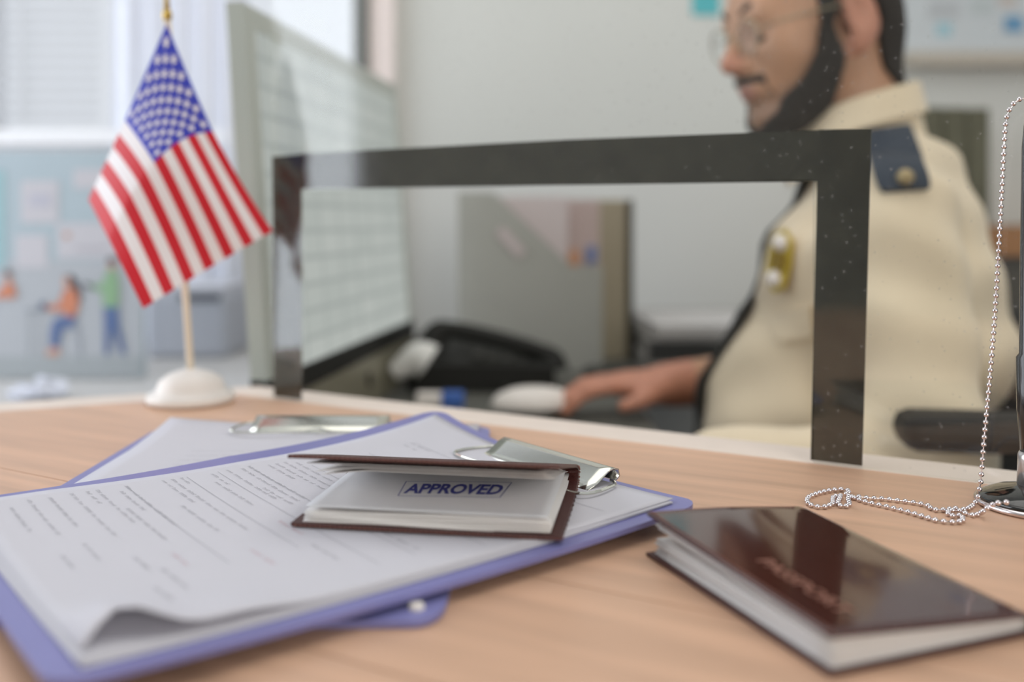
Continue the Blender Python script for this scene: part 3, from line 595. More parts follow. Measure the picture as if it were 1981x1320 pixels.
# tie down the front of the shirt
def front(b, c):
    a = np.linspace(.32, -.02, 220); p = np.array([B(x, b, c) for x in a]); d = shirt(p); k = np.argmax(d < 0); return a[k]
zz = np.linspace(.222, -.19, 26); TV = []; W_ = [.017 if z > .19 else .013+.020*(.19-z)/.38 for z in zz]
for z, w_ in zip(zz, W_):
    for b in np.linspace(-1, 1, 7): TV.append(B(front(b*w_*.6, z)+.008+(.006 if z > .19 else 0)*(1-b*b), b*w_+.010, z))
TV = np.array(TV).reshape(26, 7, 3); T2 = TV-bf_*.004
VV = np.vstack([TV.reshape(-1, 3), T2.reshape(-1, 3)]); Fq = []
for i in range(25):
    for j in range(6): Fq += [(i*7+j, i*7+j+1, (i+1)*7+j+1, (i+1)*7+j), (182+i*7+j, 182+(i+1)*7+j, 182+(i+1)*7+j+1, 182+i*7+j+1)]
    Fq += [(i*7, (i+1)*7, 182+(i+1)*7, 182+i*7), (i*7+6, 182+i*7+6, 182+(i+1)*7+6, (i+1)*7+6)]
obj('tie', VV, Fq, mat('black tie', (20, 22, 18), .7), pe, smooth=True)
# insignia laid on the shirt
def hit(x, y):
    d = np.array(((x-990.5)/F, 1, -(y-HY)/F)); t = .7; 
    for _ in range(120):
        p = np.array((0, 0, H))+d*t; s = float(shirt(p[None])[0]); t += s*.6
        if s < .0003 or t > 1.6: break
    e_ = .002; n_ = np.array([float(shirt((p+np.eye(3)[i]*e_)[None])[0]-shirt((p-np.eye(3)[i]*e_)[None])[0]) for i in range(3)]); return p, n_/np.linalg.norm(n_)
def patch(name, quad, m, th=.004, nu=8, nv=8, lift=.002):
    tl, tr_, br_, bl2 = [np.array(k, float) for k in quad]; A_, B_ = [], []
    for i in range(nu+1):
        for j in range(nv+1):
            u, v = i/nu, j/nv; u2 = .5+(u-.5)*(1-.10*max(0, v-.85)/.15); x, y = (tl*(1-u2)+tr_*u2)*(1-v)+(bl2*(1-u2)+br_*u2)*v; p, n_ = hit(x, y); A_.append(p+n_*(lift+th)); B_.append(p+n_*(lift-.002))
    w_ = nv+1; Fc = [(i*w_+j, (i+1)*w_+j, (i+1)*w_+j+1, i*w_+j+1) for i in range(nu) for j in range(nv)]; n = len(A_)
    rim = [i*w_ for i in range(nu+1)]+[nu*w_+j for j in range(1, nv+1)]+[i*w_+nv for i in range(nu-1, -1, -1)]+[j for j in range(nv-1, 0, -1)]
    Fc = Fc+[tuple(n+k for k in f[::-1]) for f in Fc]+[(rim[k], rim[(k+1) % len(rim)], n+rim[(k+1) % len(rim)], n+rim[k]) for k in range(len(rim))]
    return obj(name, A_+B_, Fc, m, pe, smooth=False)
ep = patch('epaulette', ((1668, 262), (1757, 250), (1797, 368), (1702, 374)), mat('navy epaulette', (34, 46, 60), .7), .005); ep['label'] = 'navy shoulder epaulette with a brass button'
p, n_ = hit(1747, 353); obj('button', *ico(p+n_*.009, .0085, 0, 2), mat('dull brass', (168, 150, 112), .5, metal=.4), ep, smooth=True)
p, n_ = hit(1512, 505); upv = up-n_*(up @ n_); upv /= np.linalg.norm(upv); rt = np.cross(upv, n_); ca_, sa_ = math.cos(.25), math.sin(.25); rt, upv = rt*ca_-upv*sa_, upv*ca_+rt*sa_
bg_ = lambda x, y, z: p+rt*x+upv*y+n_*(z+.001)
bd = obj('badge', *extrude([bg_(x, y, 0) for x, y in ((-.016, -.026), (0, -.036), (.016, -.026), (.020, 0), (.016, .026), (0, .036), (-.016, .026), (-.020, 0))], n_*.003), mat('gold badge', (196, 172, 70), .35, metal=.5), pe); bd['label'] = 'gold and white breast badge'
for y in (.020, -.020): obj('white_disc', *ico(bg_(0, y, .003), .010, 0, 2), M_base, bd, smooth=True)
for x in (-.009, -.003, .003, .009): obj('gold_bar', *extrude([bg_(x-.002, -.009, .003), bg_(x+.002, -.009, .003), bg_(x+.002, .009, .003), bg_(x-.002, .009, .003)], n_*.003), M_gold, bd)
patch('pocket_flap', ((1492, 606), (1572, 592), (1578, 650), (1512, 664)), M_shirt, .004)
# legs
lF = Field()
for s in (-1, 1): lF.cone(B(.05, s*.085, -.31), B(.40, s*.10, -.33), .085, .062, .03); lF.cone(B(.40, s*.10, -.33), B(.38, s*.10, -.78), .062, .045, .02)
lF.ell(B(.04, 0, -.33), (.14, .175, .10), RB, .05); D, lo = lF.grid((-.12, .85, -.83), (.62, 1.42, -.2), .009); V, Fc = snets(D, lo, .009); obj('trousers', V, Fc, mat('black trousers', (34, 34, 38), .8), pe, smooth=True)
for s in (-1, 1): obj('shoe', *ico(B(.43, s*.10, -.815), .05, 0, 3, 1, (2.4, .9, .68)), M_black, pe, smooth=True)
# glasses
gl = thing('eyeglasses', 'thin round metal eyeglasses worn by the bearded officer', 'glasses', tuple(Hd(.11, 0, .01)))
M_wire = mat('thin gold wire', (150, 140, 116), .3, metal=.8); M_lens = glass('lens', (.97, .98, .97), .10)
for s in (-1, 1):
    rim = [Hd(.1105-.10*abs(abs(.032*s+.022*math.cos(k/24*2*math.pi))-.03), s*.032+.022*math.cos(k/24*2*math.pi), .008+.020*math.sin(k/24*2*math.pi)) for k in range(24)]
    obj('rim', *tube(rim, .0011, 6, True), M_wire, gl); obj('lens', np.array(rim+[np.mean(rim, 0)]), [(k, (k+1) % 24, 24) for k in range(24)], M_lens, gl)
    obj('temple', *tube([Hd(.105, s*.054, .013), Hd(.09, s*.073, .016), Hd(.0, s*.083, .022), Hd(-.018, s*.083, .012)], .0012, 6), M_wire, gl)
obj('bridge', *tube(bend([Hd(.112, -.010, .010), Hd(.116, 0, .014), Hd(.112, .010, .010)], 4), .0011, 6), M_wire, gl)
# chair
ch = thing('office_chair', 'black office chair under the seated officer, its armrest showing at the right', 'chair', (.42, 1.13, -.85))
obj('seat', *box(tuple(B(.03, 0, -.445)), (.46, .46, .06), RB.T, .02), M_black, ch)
obj('backrest', *box(tuple(B(-.235, 0, -.14)), (.05, .40, .36), RB.T, .02), M_black, ch); obj('back_post', *box(tuple(B(-.235, 0, -.40)), (.03, .07, .2), RB.T), M_black, ch)
for s, nm in ((1, 0), (-1, 1)):
    obj('armrest', *box(tuple(B(-.10, s*.315, -.028)), (.25, .06, .03), RB.T, .012), M_black, ch); obj('armrest_post', *box(tuple(B(-.11, s*.315, -.25)), (.05, .02, .41), RB.T), M_black, ch)
obj('gas_column', *lathe([(.03, -.30), (.03, .06)], B(.02, 0, -.54), 16), M_black, ch)
for k in range(5):
    q_ = 2*math.pi*k/5; e = B(.02, 0, -.80)+np.array((.27*math.cos(q_), .27*math.sin(q_), 0)); lg = obj('leg', *tube([B(.02, 0, -.76), e+(0, 0, .02)], [.025, .016], 8), M_black, ch); obj('caster', *tube([e+(-.012, 0, -.02), e+(.012, 0, -.02)], .026, 12), M_black, lg)

# ------------------------------------------------------------------ acrylic screen with taped opening
sc_ = thing('acrylic_screen', 'clear acrylic counter screen with black tape framing its low opening', 'screen', (*(PL+PR)/2, 0))
pw = lambda s, z, o=0: np.array((*(PL+pd*s+pn*(.004+o)), z))
i0, i1 = on_pane(583, 365), on_pane(1573, 352); s_of = lambda p: float((p[:2]-PL) @ pd); sl, sr = s_of(i0), s_of(i1); zt_ = (i0[2]+i1[2])/2; sE = s_of(on_pane(524, 300)); sR = s_of(PR)+.42
def slab(s0, s1, z0, z1): return extrude([pw(s0, z0, -.004), pw(s1, z0, -.004), pw(s1, z1, -.004), pw(s0, z1, -.004)], (pn[0]*.003, pn[1]*.003, 0))
outl = [(sE, .0005), (sl, .0005), (sl, zt_), (sr, zt_), (sr, .0005), (sR, .0005), (sR, .62), (sE, .62)]
Vp = np.array([pw(s, z, o) for o in (-.004, -.001) for s, z in outl]); bm = bmesh.new(); vs = [bm.verts.new(v) for v in Vp]; bm.faces.new(vs[:8]); bm.faces.new(vs[8:][::-1])
for k in range(8): bm.faces.new((vs[k], vs[(k+1) % 8], vs[8+(k+1) % 8], vs[8+k]))
bm.normal_update(); bmesh.ops.triangulate(bm, faces=[f for f in bm.faces if len(f.verts) > 4], ngon_method='EAR_CLIP'); bm.verts.index_update(); Fp = [[v.index for v in f.verts] for f in bm.faces]; bm.free()
obj('pane', Vp, Fp, glass('acrylic', (.985, .99, .985), .006), sc_)
def tape(name, px):
    pts = [on_pane(x, y, .0045) for x, y in px]; pts = [np.array((p[0], p[1], max(p[2], .0008))) for p in pts]; return obj(name, *extrude(pts, (pn[0]*.0006, pn[1]*.0006, 0)), M_tape, sc_)
tape('tape_strip', [(583, 366), (1583, 351), (1583, 252), (1100, 270), (720, 290), (583, 298)])
tape('tape_strip', [(527, 303), (583, 298.5), (583, 790), (530, 772)]); tape('tape_strip', [(1583.6, 251), (1630, 250), (1686, 249), (1668, 910), (1568, 898)])

# ------------------------------------------------------------------ flag on its stand
fb = np.array(P(368, 775)); fb[2] = 0; fb[1] = .797; fb[0] = (369-990.5)/F*.797
fl = thing('table_flag', 'small American flag on a cream pole with a round white base', 'flag', tuple(fb))
obj('base', *lathe([(.0350, .0008), (.0360, .004), (.0345, .008), (.0290, .0095), (.0275, .013), (.025, .019), (.018, .024), (.010, .0265), (.005, .028)], fb, 40), M_base, fl, smooth=True)
ptop = np.array(at(324, 40, .785)); obj('pole', *tube([fb+(0, 0, .025), ptop], .0031, 10), M_pole, fl)
fin = np.array(at(323.5, 30, .785)); obj('finial', *join(ico(fin, .0042, 0, 2, 1, (1, 1, 1.5)), tube([fin, fin+(-.001, 0, .03)], [.003, .0008], 8)), M_gold, fl, smooth=True)
nS, nT = (0, .4, 1), (0, .54, 1)
ctl = [[(322, 46), (412, 255), (528, 447)], [(241, 233), (298, 315), (396, 524)], [(171, 386), (210, 462), (277, 597)]]
def lag(t, n): 
    a, b, c = n; return ((t-b)*(t-c)/((a-b)*(a-c)), (t-a)*(t-c)/((b-a)*(b-c)), (t-a)*(t-b)/((c-a)*(c-b)))
def piece(t, n): return (t-n[0])/(n[1]-n[0])*.5 if t < n[1] else .5+(t-n[1])/(n[2]-n[1])*.5
def flag(s, t, lift=0):
    ws, wt = lag(s, nS), lag(t, nT)
    if s < .4: k = s/.4; lw = (1-k, k, 0)
    else: k = (s-.4)/.6; lw = (0, 1-k, k)
    ws = tuple(.55*a+.45*b for a, b in zip(ws, lw))
    x = sum(ws[i]*wt[j]*ctl[j][i][0] for i in range(3) for j in range(3)); y = sum(ws[i]*wt[j]*ctl[j][i][1] for i in range(3) for j in range(3))
    dep = ((.777, .770, .800), (.790, .765, .778), (.815, .768, .757))
    Y = sum(ws[i]*wt[j]*dep[j][i] for i in range(3) for j in range(3))+.004*math.sin(t*7+s*4)*min(1, s*2)*min(1, t*3) - lift
    return at(x, y, Y)
NS, NT = 40, 39; V, Fc = grid(lambda u, v: flag(u, v), NS, NT); fm = []
for i in range(NS):
    for j in range(NT):
        st = j//3; fm.append(2 if (i < 16 and st < 7) else (0 if st % 2 == 0 else 1))
fc = obj('flag_cloth', V, Fc, None, fl, smooth=True, mats=[M_flagR, M_flagW, M_flagB], fm=fm)
for r_ in range(9):
    for c_ in range(6 if r_ % 2 == 0 else 5):
        s_ = .4*(1/12+(c_+(.5 if r_ % 2 else 0))/6); t_ = 7/13*(r_+1)/10; pv = []
        for k in range(10):
            q_ = math.pi*k/5; rr = .033 if k % 2 == 0 else .0165; pv.append(flag(s_+rr*.62*math.sin(q_), t_-rr*math.cos(q_), .0012))
        obj('star', pv+[flag(s_, t_, .0012)], [(k, (k+1) % 10, 10) for k in range(10)], M_flagW, fc)

# ------------------------------------------------------------------ clipboards
def clip_part(root, org, du, dv, length, base_z, hgt=.011):    # lever clip: folded plate and wire, along dv, centred on org
    org = np.array((*org, base_z)); du = np.array((*du, 0)); dv = np.array((*dv, 0)); q_ = lambda u, v, z: org+du*u+dv*v+np.array((0, 0, z))
    prof = [(.020, .0006), (.010, .004), (.002, hgt), (-.002, hgt+.0012), (-.006, hgt), (-.007, hgt-.004), (-.004, hgt-.006)]
    V, Fc = [], []; m = len(prof)
    for v in np.linspace(-length/2, length/2, 13):
        for u, z in prof: V.append(q_(u, v, z))
    Fc = [(i*m+j, (i+1)*m+j, (i+1)*m+j+1, i*m+j+1) for i in range(12) for j in range(m-1)]
    pl = obj('clip', V, Fc, M_metal, root, smooth=True); s = pl.modifiers.new('s', 'SOLIDIFY'); s.thickness = .0008
    wp_ = bend([q_(.0, length/2, .004), q_(.006, length/2+.008, .004), q_(.03, length/2+.008, .004), q_(.031, .016, .004), q_(.024, 0, .005), q_(.031, -.016, .004), q_(.03, -length/2-.008, .004), q_(.006, -length/2-.008, .004), q_(.0, -length/2, .004)], 6)
    obj('wire_lever', *tube(wp_, .0009, 6), M_metal, pl)
def marks(fn, rows, name, root, m):         # printed strokes laid on a sheet: rows of (x0, y, [word lengths]) in sheet coordinates
    V, Fc = [], []
    for x, y, ws in rows:
        for wl_ in ws:
            for k in range(max(1, int(wl_/.0016))):
                x0 = x+k*.0016; hh = random.choice((.0011, .0011, .0016, .0018)); th = .0003
                for (a, b, c_, d) in ((x0, y, th, hh), (x0+.0004, y+hh*.9, .0007, .0003)):
                    n = len(V); V += [fn(a, b), fn(a+c_, b), fn(a+c_, b+d), fn(a, b+d)]; Fc.append((n, n+1, n+2, n+3))
            x += wl_+.0016
    return obj(name, V, Fc, m, root)
# rear board
TL, TR, BR, BL = [np.array(k) for k in ((-.253, .685), (-.015, .689), (-.026, .352), (-.250, .352))]
def rb(u, v, z=.0032, inset=0): q_ = (TL*(1-v)+TR*v)*(1-u)+(BL*(1-v)+BR*v)*u; return (q_[0], q_[1], z)
def rounded(fn, r=.05, n=5):                # rounded unit square mapped through fn, corners with radius r (fraction)
    out = []
    for cx_, cy_, a0 in ((1-r, 1-r, 0), (r, 1-r, 90), (r, r, 180), (1-r, r, 270)):
        for k in range(n+1): a = math.radians(a0+90*k/n); out.append(fn(cx_+r*math.cos(a), cy_+r*math.sin(a)))
    return np.array(out)
cb1 = thing('clipboard', 'violet-blue clipboard at the back, lying under the other one, metal clip towards the screen', 'clipboard', (*(TL+BR)/2, 0), 'clipboards on the counter')
obj('board', *extrude(rounded(lambda u, v: rb(u, v, .0005)), (0, 0, .0025)), M_blue, cb1)
obj('rivet', *lathe([(.0032, 0), (.0028, .0016), (.001, .002)], (*P(806, 1174, .0035)[:2], .003), 16), M_base, cb1)
clip_part(cb1, rb(.028, .50)[:2], (0, -1), (1, 0), .094, .004, .0075)
def rp(u, v, dz=0):                         # paper on the rear board, near corner of its top edge curled up
    q_ = rb(.0+.90*u, .035+.93*v); c = max(0, 1-u/.25)*max(0, 1-v/.35); return (q_[0], q_[1], .0046+dz+.016*c**1.3*.35)
rpaper = thing('form_sheet', 'white printed form held in the rear clipboard, partly covered', 'paper', (*(TL+BR)/2, .0035), 'forms held in the clipboards')
obj('sheet', *grid(rp, 24, 20, .0003), M_paper, rpaper, smooth=True)
rf = lambda x, y: rp(1-y/.30, x/.21, .0003)
rows = [(.04, .30*(1-k/26), [random.uniform(.006, .02) for _ in range(random.choice((2, 4, 6, 6)))]) for k in range(7, 22)]
marks(rf, rows, 'printed_lines', rpaper, M_rule)
# front board, curled corners
zB, zC_, zA = .0105, .0105, .020
Bp, Cp, Ap = np.array(P(1362, 974, zB)[:2]), np.array(P(98, 1338, zC_)[:2]), np.array(P(848, 796, zA)[:2]); Dp = Ap+Cp-Bp
Lu, Lv = np.linalg.norm(Cp-Bp), np.linalg.norm(Ap-Bp)
def fz(u, v): 
    u, v = min(max(u, 0), 1), min(max(v, 0), 1)
    return .0068+.0155*((1-u)*v)**3.5+.0042*((1-u)*(1-v))**3+.0050*(u*(1-v))**3+.0055*(u*v)**3+.0035*(v**2*(1-abs(2*u-1)))
def fb2(u, v, dz=0): q_ = Bp+(Cp-Bp)*u+(Ap-Bp)*v; return np.array((q_[0], q_[1], fz(u, v)+dz))
def square2round(u, v, r=.05):               # pull the grid's corners in for rounded board corners
    du, dv = max(0, abs(u-.5)-.5+r), max(0, abs(v-.5)-.5+r)
    if du > 0 and dv > 0:
        l = math.hypot(du, dv); m_ = max(du, dv); k = m_/l; u = .5+math.copysign(.5-r+du*k, u-.5); v = .5+math.copysign(.5-r+dv*k, v-.5)
    return u, v
cb2 = thing('clipboard', 'violet-blue clipboard in front, its corners curling, carrying the open passport', 'clipboard', (*(Ap+Cp)/2, .004), 'clipboards on the counter')
obj('board', *grid(lambda i, j: fb2(*square2round(i, j)), 48, 44, .0024), M_blue, cb2, smooth=False)
du_, dv_ = (Cp-Bp)/Lu, (Ap-Bp)/Lv
clip_part(cb2, fb2(.040, .43)[:2], du_, dv_, .094, fz(.03, .43)+.0005, .009)
def sheet(k):                                # k = 0 bottom ... 2 top
    rot = (.010, -.006, 0)[k]
    def fn(u, v):
        uu = (.032+.925*u)+rot*(v-.5); vv = (.050+(.905-.040*math.sin(math.pi*min(1, u*1.15)))*v)-rot*(u-.5); z = .0006+.0007*k
        if k == 2: z += .0095*math.exp(-((u-.945)/.055)**2)*math.exp(-(v/.15)**2)*(1-.85*math.exp(-((u-1)/.022)**2))+.003*math.exp(-((u-.82)/.08)**2)*math.exp(-(v/.12)**2) 
        if k < 2 : uu += .006*(2-k); vv -= .006*(2-k)
        z += .0008*math.sin(6*u+4*v)*0
        p = fb2(uu, vv, z); 
        if k == 2 and u > .8: p[:2] += dv_*.012*math.exp(-((u-.96)/.045)**2)*math.exp(-(v/.17)**2)
        return p
    return fn
for k, l in enumerate(('bottom white sheet of the stack in the front clipboard', 'middle white sheet of the stack in the front clipboard, edge showing', 'top printed form in the front clipboard, its near edge arching up')):
    fs = thing('form_sheet', l, 'paper', (*(Ap+Cp)/2, .0075+.0007*k), 'forms held in the clipboards'); fn = sheet(k)
    obj('sheet', *grid(fn, 44, 30, .00025), M_paper, fs, smooth=True)
top = sheet(2); tf = lambda x, y: top(1-y/.297, 1-x/.21)+np.array((0, 0, .00025))      # x: reading direction, y: up the page
rows, red = [], []
def row(x, y, *ws): rows.append((x, y, ws))
for y, x, n in ((.252, .03, 3), (.246, .03, 2), (.232, .095, 3), (.226, .095, 2), (.215, .06, 4), (.2, .02, 2), (.196, .075, 4), (.19, .075, 2), (.185, .13, 3), (.172, .02, 6), (.1665, .016, 9), (.161, .016, 8), (.156, .016, 3), (.14, .014, 7), (.135, .055, 4), (.122, .014, 3), (.118, .03, 5), (.105, .012, 2), (.100, .012, 9), (.095, .012, 5), (.088, .06, 5), (.07, .02, 4), (.064, .05, 5), (.05, .14, 3), (.045, .12, 2), (.04, .16, 2), (.115, .15, 3), (.15, .145, 4), (.19, .17, 3), (.21, .16, 3), (.26, .12, 4), (.205, .1, 3)):
    row(x, y, *[random.uniform(.005, .013) for _ in range(n)])
for y, x, n in ((.060, .012, 6), (.055, .012, 3), (.047, .012, 8), (.036, .014, 5), (.026, .012, 6), (.016, .02, 4), (.032, .09, 3), (.02, .1, 2), (.075, .012, 7), (.145, .012, 9), (.132, .012, 6)):
    row(x, y, *[random.uniform(.005, .013) for _ in range(n)])
for y, x in ((.155, .115), (.19, .015), (.118, .11), (.09, .14), (.06, .125)): red.append((x, y, [random.uniform(.006, .014) for _ in range(2)]))
marks(tf, rows, 'printed_lines', fs, M_print); marks(tf, red, 'red_lines', fs, M_red)
V, Fc = [], []
for x0, y0, x1, y1 in ((.03, .255, .20, .2553), (.03, .178, .20, .1783), (.03, .219, .20, .2193), (.075, .178, .0753, .255), (.14, .178, .1403, .255), (.012, .146, .19, .1463), (.012, .127, .19, .1273), (.012, .109, .15, .1093), (.012, .076, .15, .0763)):
    nn = 12; horiz = x1-x0 > y1-y0
    for k in range(nn):
        a0, a1 = k/nn, (k+1)/nn; q4 = [(x0+(x1-x0)*a0, y0), (x0+(x1-x0)*a1, y0), (x0+(x1-x0)*a1, y1), (x0+(x1-x0)*a0, y1)] if horiz else [(x0, y0+(y1-y0)*a0), (x1, y0+(y1-y0)*a0), (x1, y0+(y1-y0)*a1), (x0, y0+(y1-y0)*a1)]
        n = len(V); V += [tf(*q_) for q_ in q4]; Fc.append((n, n+1, n+2, n+3))
obj('rule_lines', V, Fc, M_rule, fs)

# ------------------------------------------------------------------ open passport on the front clipboard
z0 = .0102
FL, FR = np.array(P(564, 1019, z0)[:2]), np.array(P(1087, 1047, z0)[:2]); ex = (FR-FL); PW = np.linalg.norm(ex); ex /= PW; ey = np.array([-ex[1], ex[0]]); DP = .0885
def pp(x, y, z): q_ = FL+ex*x+ey*y; return np.array((q_[0], q_[1], z0+z))
p1 = thing('passport', 'open passport in stitched brown leather cover showing its blue stamp, on the front clipboard', 'passport', tuple(pp(PW/2, DP/2, 0)), 'passports on the counter')
prof = [(0, .0), (.02, .0), (.05, .0003), (.072, .0018), (.082, .0040), (.0862, .0066), (.0868, .0090), (.0850, .0112), (.078, .0140), (.060, .0186), (.035, .0248), (.012, .0304), (-.003, .0338)]
prof = bend([(a, b, 0) for a, b in prof], 4)[:, :2]; nrm = np.gradient(prof, axis=0); nrm = np.stack([-nrm[:, 1], nrm[:, 0]], 1); nrm /= np.linalg.norm(nrm, axis=1)[:, None]
inn = prof+nrm*.0016; NX = 24
def xw_(u, i): 
    k = i/len(prof); return u*PW + (-.0005 if k > .6 else 0)
V = np.array([pp(xw_(u, i), r_[0], r_[1]) for u in np.linspace(0, 1, NX+1) for i, r_ in enumerate(np.vstack([prof, inn[::-1]]))]); m = 2*len(prof)
Fc = [(i*m+j, (i+1)*m+j, (i+1)*m+(j+1) % m, i*m+(j+1) % m) for i in range(NX) for j in range(m)]+[[(0 if e == 0 else NX)*m+k for k in (j, j+1, m-2-j, m-1-j)] for e in (0, 1) for j in range(len(prof)-1)]
cv = obj('cover', V, Fc, M_leather, p1, smooth=False)
# stitches along the cover's edges
st = []
for i in range(52):
    x = .002+i*(PW-.004)/51
    st.append(box(pp(x, -.0004, .0008), (.0014, .0005, .0005), R3(rz=math.atan2(ex[1], ex[0])))); st.append(box(pp(x, -.0034, .0332), (.0014, .0005, .0005), R3(rz=math.atan2(ex[1], ex[0]))))
ns = len(prof); seg = np.linalg.norm(np.diff(prof[:34], axis=0), axis=1).cumsum()
for d in np.arange(.003, seg[-1], .0026):
    k = int(np.searchsorted(seg, d)); k = min(k, 33); r_ = (prof[k]+inn[k])/2; st.append(box(pp(PW+.0002, r_[0], r_[1]), (.0005, .0014, .0005), R3(rz=math.atan2(ex[1], ex[0]))))
so = obj('stitching', *join(*st), M_thread, cv); so['kind'] = 'stuff'
# pages: lower block, then the stamped page, upper leaves following the raised cover
for k in range(5):
    zb_ = .0020+.0011*k; dx = .0042+.0004*((k*7) % 3); 
    def pg(u, v, zb_=zb_, dx=dx, k=k): 
        y = .003+.0004*k+(DP-.009)*v; c = max(0, v-.78)/.22; return pp(dx+(PW-.010)*u, y, zb_+.0012*c*c+.0006*math.sin(u*5+k)*(1-v))
    obj('page', *grid(pg, 20, 16, .0008), M_page, p1, smooth=True)
def stamped(u, v, dz=0): 
    c = max(0, v-.72)/.28; return pp(.0050+(PW-.012)*u, .0042+(DP-.0105)*v, c*c*.0012+.0085+.0008*math.sin(u*3.1)*v+dz)
sp = obj('stamped_page', *grid(stamped, 24, 20, .0003), mat('grey passport page', (222, 222, 224), .7, noise=.04, nscale=30), p1, smooth=True); sp['label'] = 'grey page with the blue approval stamp'
for k in range(3):
    def up_(u, v, k=k): 
        a = DP-.0075; s = v; bow = [.0010, .0020, .0008][k]; zz_ = .0098-.0002*k+(.0190-.0007*k-.0008)*s+.0018*math.sin(math.pi*s)*(1-k*.6)-.002*k*s*s; return pp(.0050+.0012*k+(PW-.013)*u, a-.0745*s+.0001*k+.006*k*s, zz_-.0015*math.sin(math.pi*u)*0-.0026*(k > 0)*max(0, 1-u*5)*s)
    obj('raised_page', *grid(up_, 20, 16, .0003), M_page, p1, smooth=True)
# stamp: place from the photo on the page
def page_uv(x, y):
    q_ = np.array(P(x, y, z0+.0095)[:2])-FL; return (q_ @ ex, q_ @ ey)
def on_page(xx, yy, dz): return stamped((xx-.0050)/(PW-.012), (yy-.0042)/(DP-.0105), dz)
c4 = [page_uv(*k) for k in ((770, 957), (967, 960), (990, 932), (786, 930))]
def quadmap(u, v): a = np.array(c4); q_ = (a[0]*(1-u)+a[1]*u)*(1-v)+(a[3]*(1-u)+a[2]*u)*v; return on_page(q_[0], q_[1], .0002)
tv, tf_ = text_mesh('APPROVED', 1.0, .035); lo_, hi_ = tv.min(0), tv.max(0); uvs = (tv[:, :2]-lo_[:2])/(hi_[:2]-lo_[:2])
TVV = [quadmap(.035+.93*u, .16+.68*v) for u, v in uvs]
obj('stamp_lettering', TVV, tf_, M_ink, sp)
fr_ = []; 
for (a, b) in (((0, 0), (1, 0)), ((1, 0), (1, 1)), ((1, 1), (0, 1)), ((0, 1), (0, 0))):
    for k in range(10):
        t0_, t1_ = k/10, (k+1)/10; pa = quadmap(a[0]+(b[0]-a[0])*t0_, a[1]+(b[1]-a[1])*t0_); pb_ = quadmap(a[0]+(b[0]-a[0])*t1_, a[1]+(b[1]-a[1])*t1_); d = pb_-pa; nrm_ = np.cross(d, (0, 0, 1)); nrm_ = nrm_/np.linalg.norm(nrm_)*.00022; fr_.append(([pa-nrm_, pb_-nrm_, pb_+nrm_, pa+nrm_], [(0, 1, 2, 3)]))
obj('stamp_border', *join(*fr_), M_ink, sp)

# ------------------------------------------------------------------ closed passport at the right
A2 = np.array(P(1250, 1076)[:2]); e1 = np.array((.357, -.934)); e1 /= np.linalg.norm(e1); e2 = np.array((-e1[1], e1[0])); L1, L2 = .1235, .0915
def p2(a, b, z): q_ = A2+e1*a+e2*b; return np.array((q_[0], q_[1], z))
p2o = thing('passport', 'closed passport in glossy dark brown cover with pale lettering, lying on the bare counter', 'passport', tuple(p2(L1/2, L2/2, 0)), 'passports on the counter')
def ztop(a, b):                              # a far -> near, b open edge -> spine, both 0..1
    zo = .0198-.0052*a; zs_ = .0140-.0050*a; z = zo+(zs_-zo)*min(1, b/.86); z += .0012*math.sin(math.pi*min(1, b/.86))*(1-a)*.8
    if b > .86: k = (b-.86)/.14; z = zs_-(zs_-.0062)*(1-math.sqrt(max(0, 1-k*k)))
    return z
obj('lower_cover', *grid(lambda u, v: p2(u*L1, v*L2, .0016+.0006*0), 8, 8, .0013), M_leather, p2o)
V, Fc = grid(lambda u, v: p2(u*L1+.0005, v**.8*L2 if v < .0 else v*L2, ztop(u, v)), 30, 40, .0014); tc_ = obj('upper_cover', V, Fc, M_leather_gloss, p2o, smooth=True)
for p_ in tc_.data.polygons: p_.use_smooth = True
V, Fc = grid(lambda u, v: p2(u*L1, L2+.0012*math.sin(math.pi*v), .0004+(.0064)*v), 8, 6); sp2 = obj('spine', V, Fc, M_leather, p2o, smooth=True)
st = []
for i in range(44):
    b = .012+i*.84/43; st.append(box(p2(.0022, b*L2, ztop(0, b)+.0002), (.0005, .0014, .0004), R3(rz=math.atan2(e1[1], e1[0]))))
for i in range(60):
    a = .012+i*.97/59; st.append(box(p2(a*L1, .0022, ztop(a, .02)+.0002), (.0014, .0005, .0004), R3(rz=math.atan2(e1[1], e1[0]))))
so = obj('stitching', *join(*st), M_thread, tc_); so['kind'] = 'stuff'
fan = [(0.0, .0), (.03, .0), (.07, .0), (.12, .0), (.18, .1), (.62, .3), (.80, .3), (.90, .2)]
for k, (f_, bow) in enumerate(fan):
    def leaf(u, v, f_=f_, bow=bow, k=k):
        s = 1-v                                # v = 0 spine side
        b = L2*.985-(L2*.985-.003-.0008*(k % 3)+.010*(f_ > .5)*0)*v; lo_z = .0022+.0011*(k if k < 5 else 4.5); hi_z = ztop(u, b/L2)-.0022-.0006*(7-k)
        z = lo_z*(1-f_)+max(hi_z, lo_z+.0003*k)*f_; z = min(z, hi_z) if hi_z > lo_z*.4 else z; zs_ = min(.0024+.0005*k, .0060)
        w_ = min(1, v/.25); z = zs_*(1-w_)+z*w_-bow*.004*math.sin(math.pi*v)*(f_ > .5)
        return p2(.0025+u*(L1-.005), b, max(z, .0021+.0001*k))
    obj('page', *grid(leaf, 10, 22, .0003 if k > 4 else .0008), M_page, p2o, smooth=True)
tv, tf_ = text_mesh('PASSPORT', 1.0, .0); lo_, hi_ = tv.min(0), tv.max(0); uvs = (tv[:, :2]-lo_[:2])/(hi_[:2]-lo_[:2])
def cov(x, y, z): 
    r = A2; q_ = np.array(P(x, y, z)[:2])-A2; return q_ @ e1, q_ @ e2
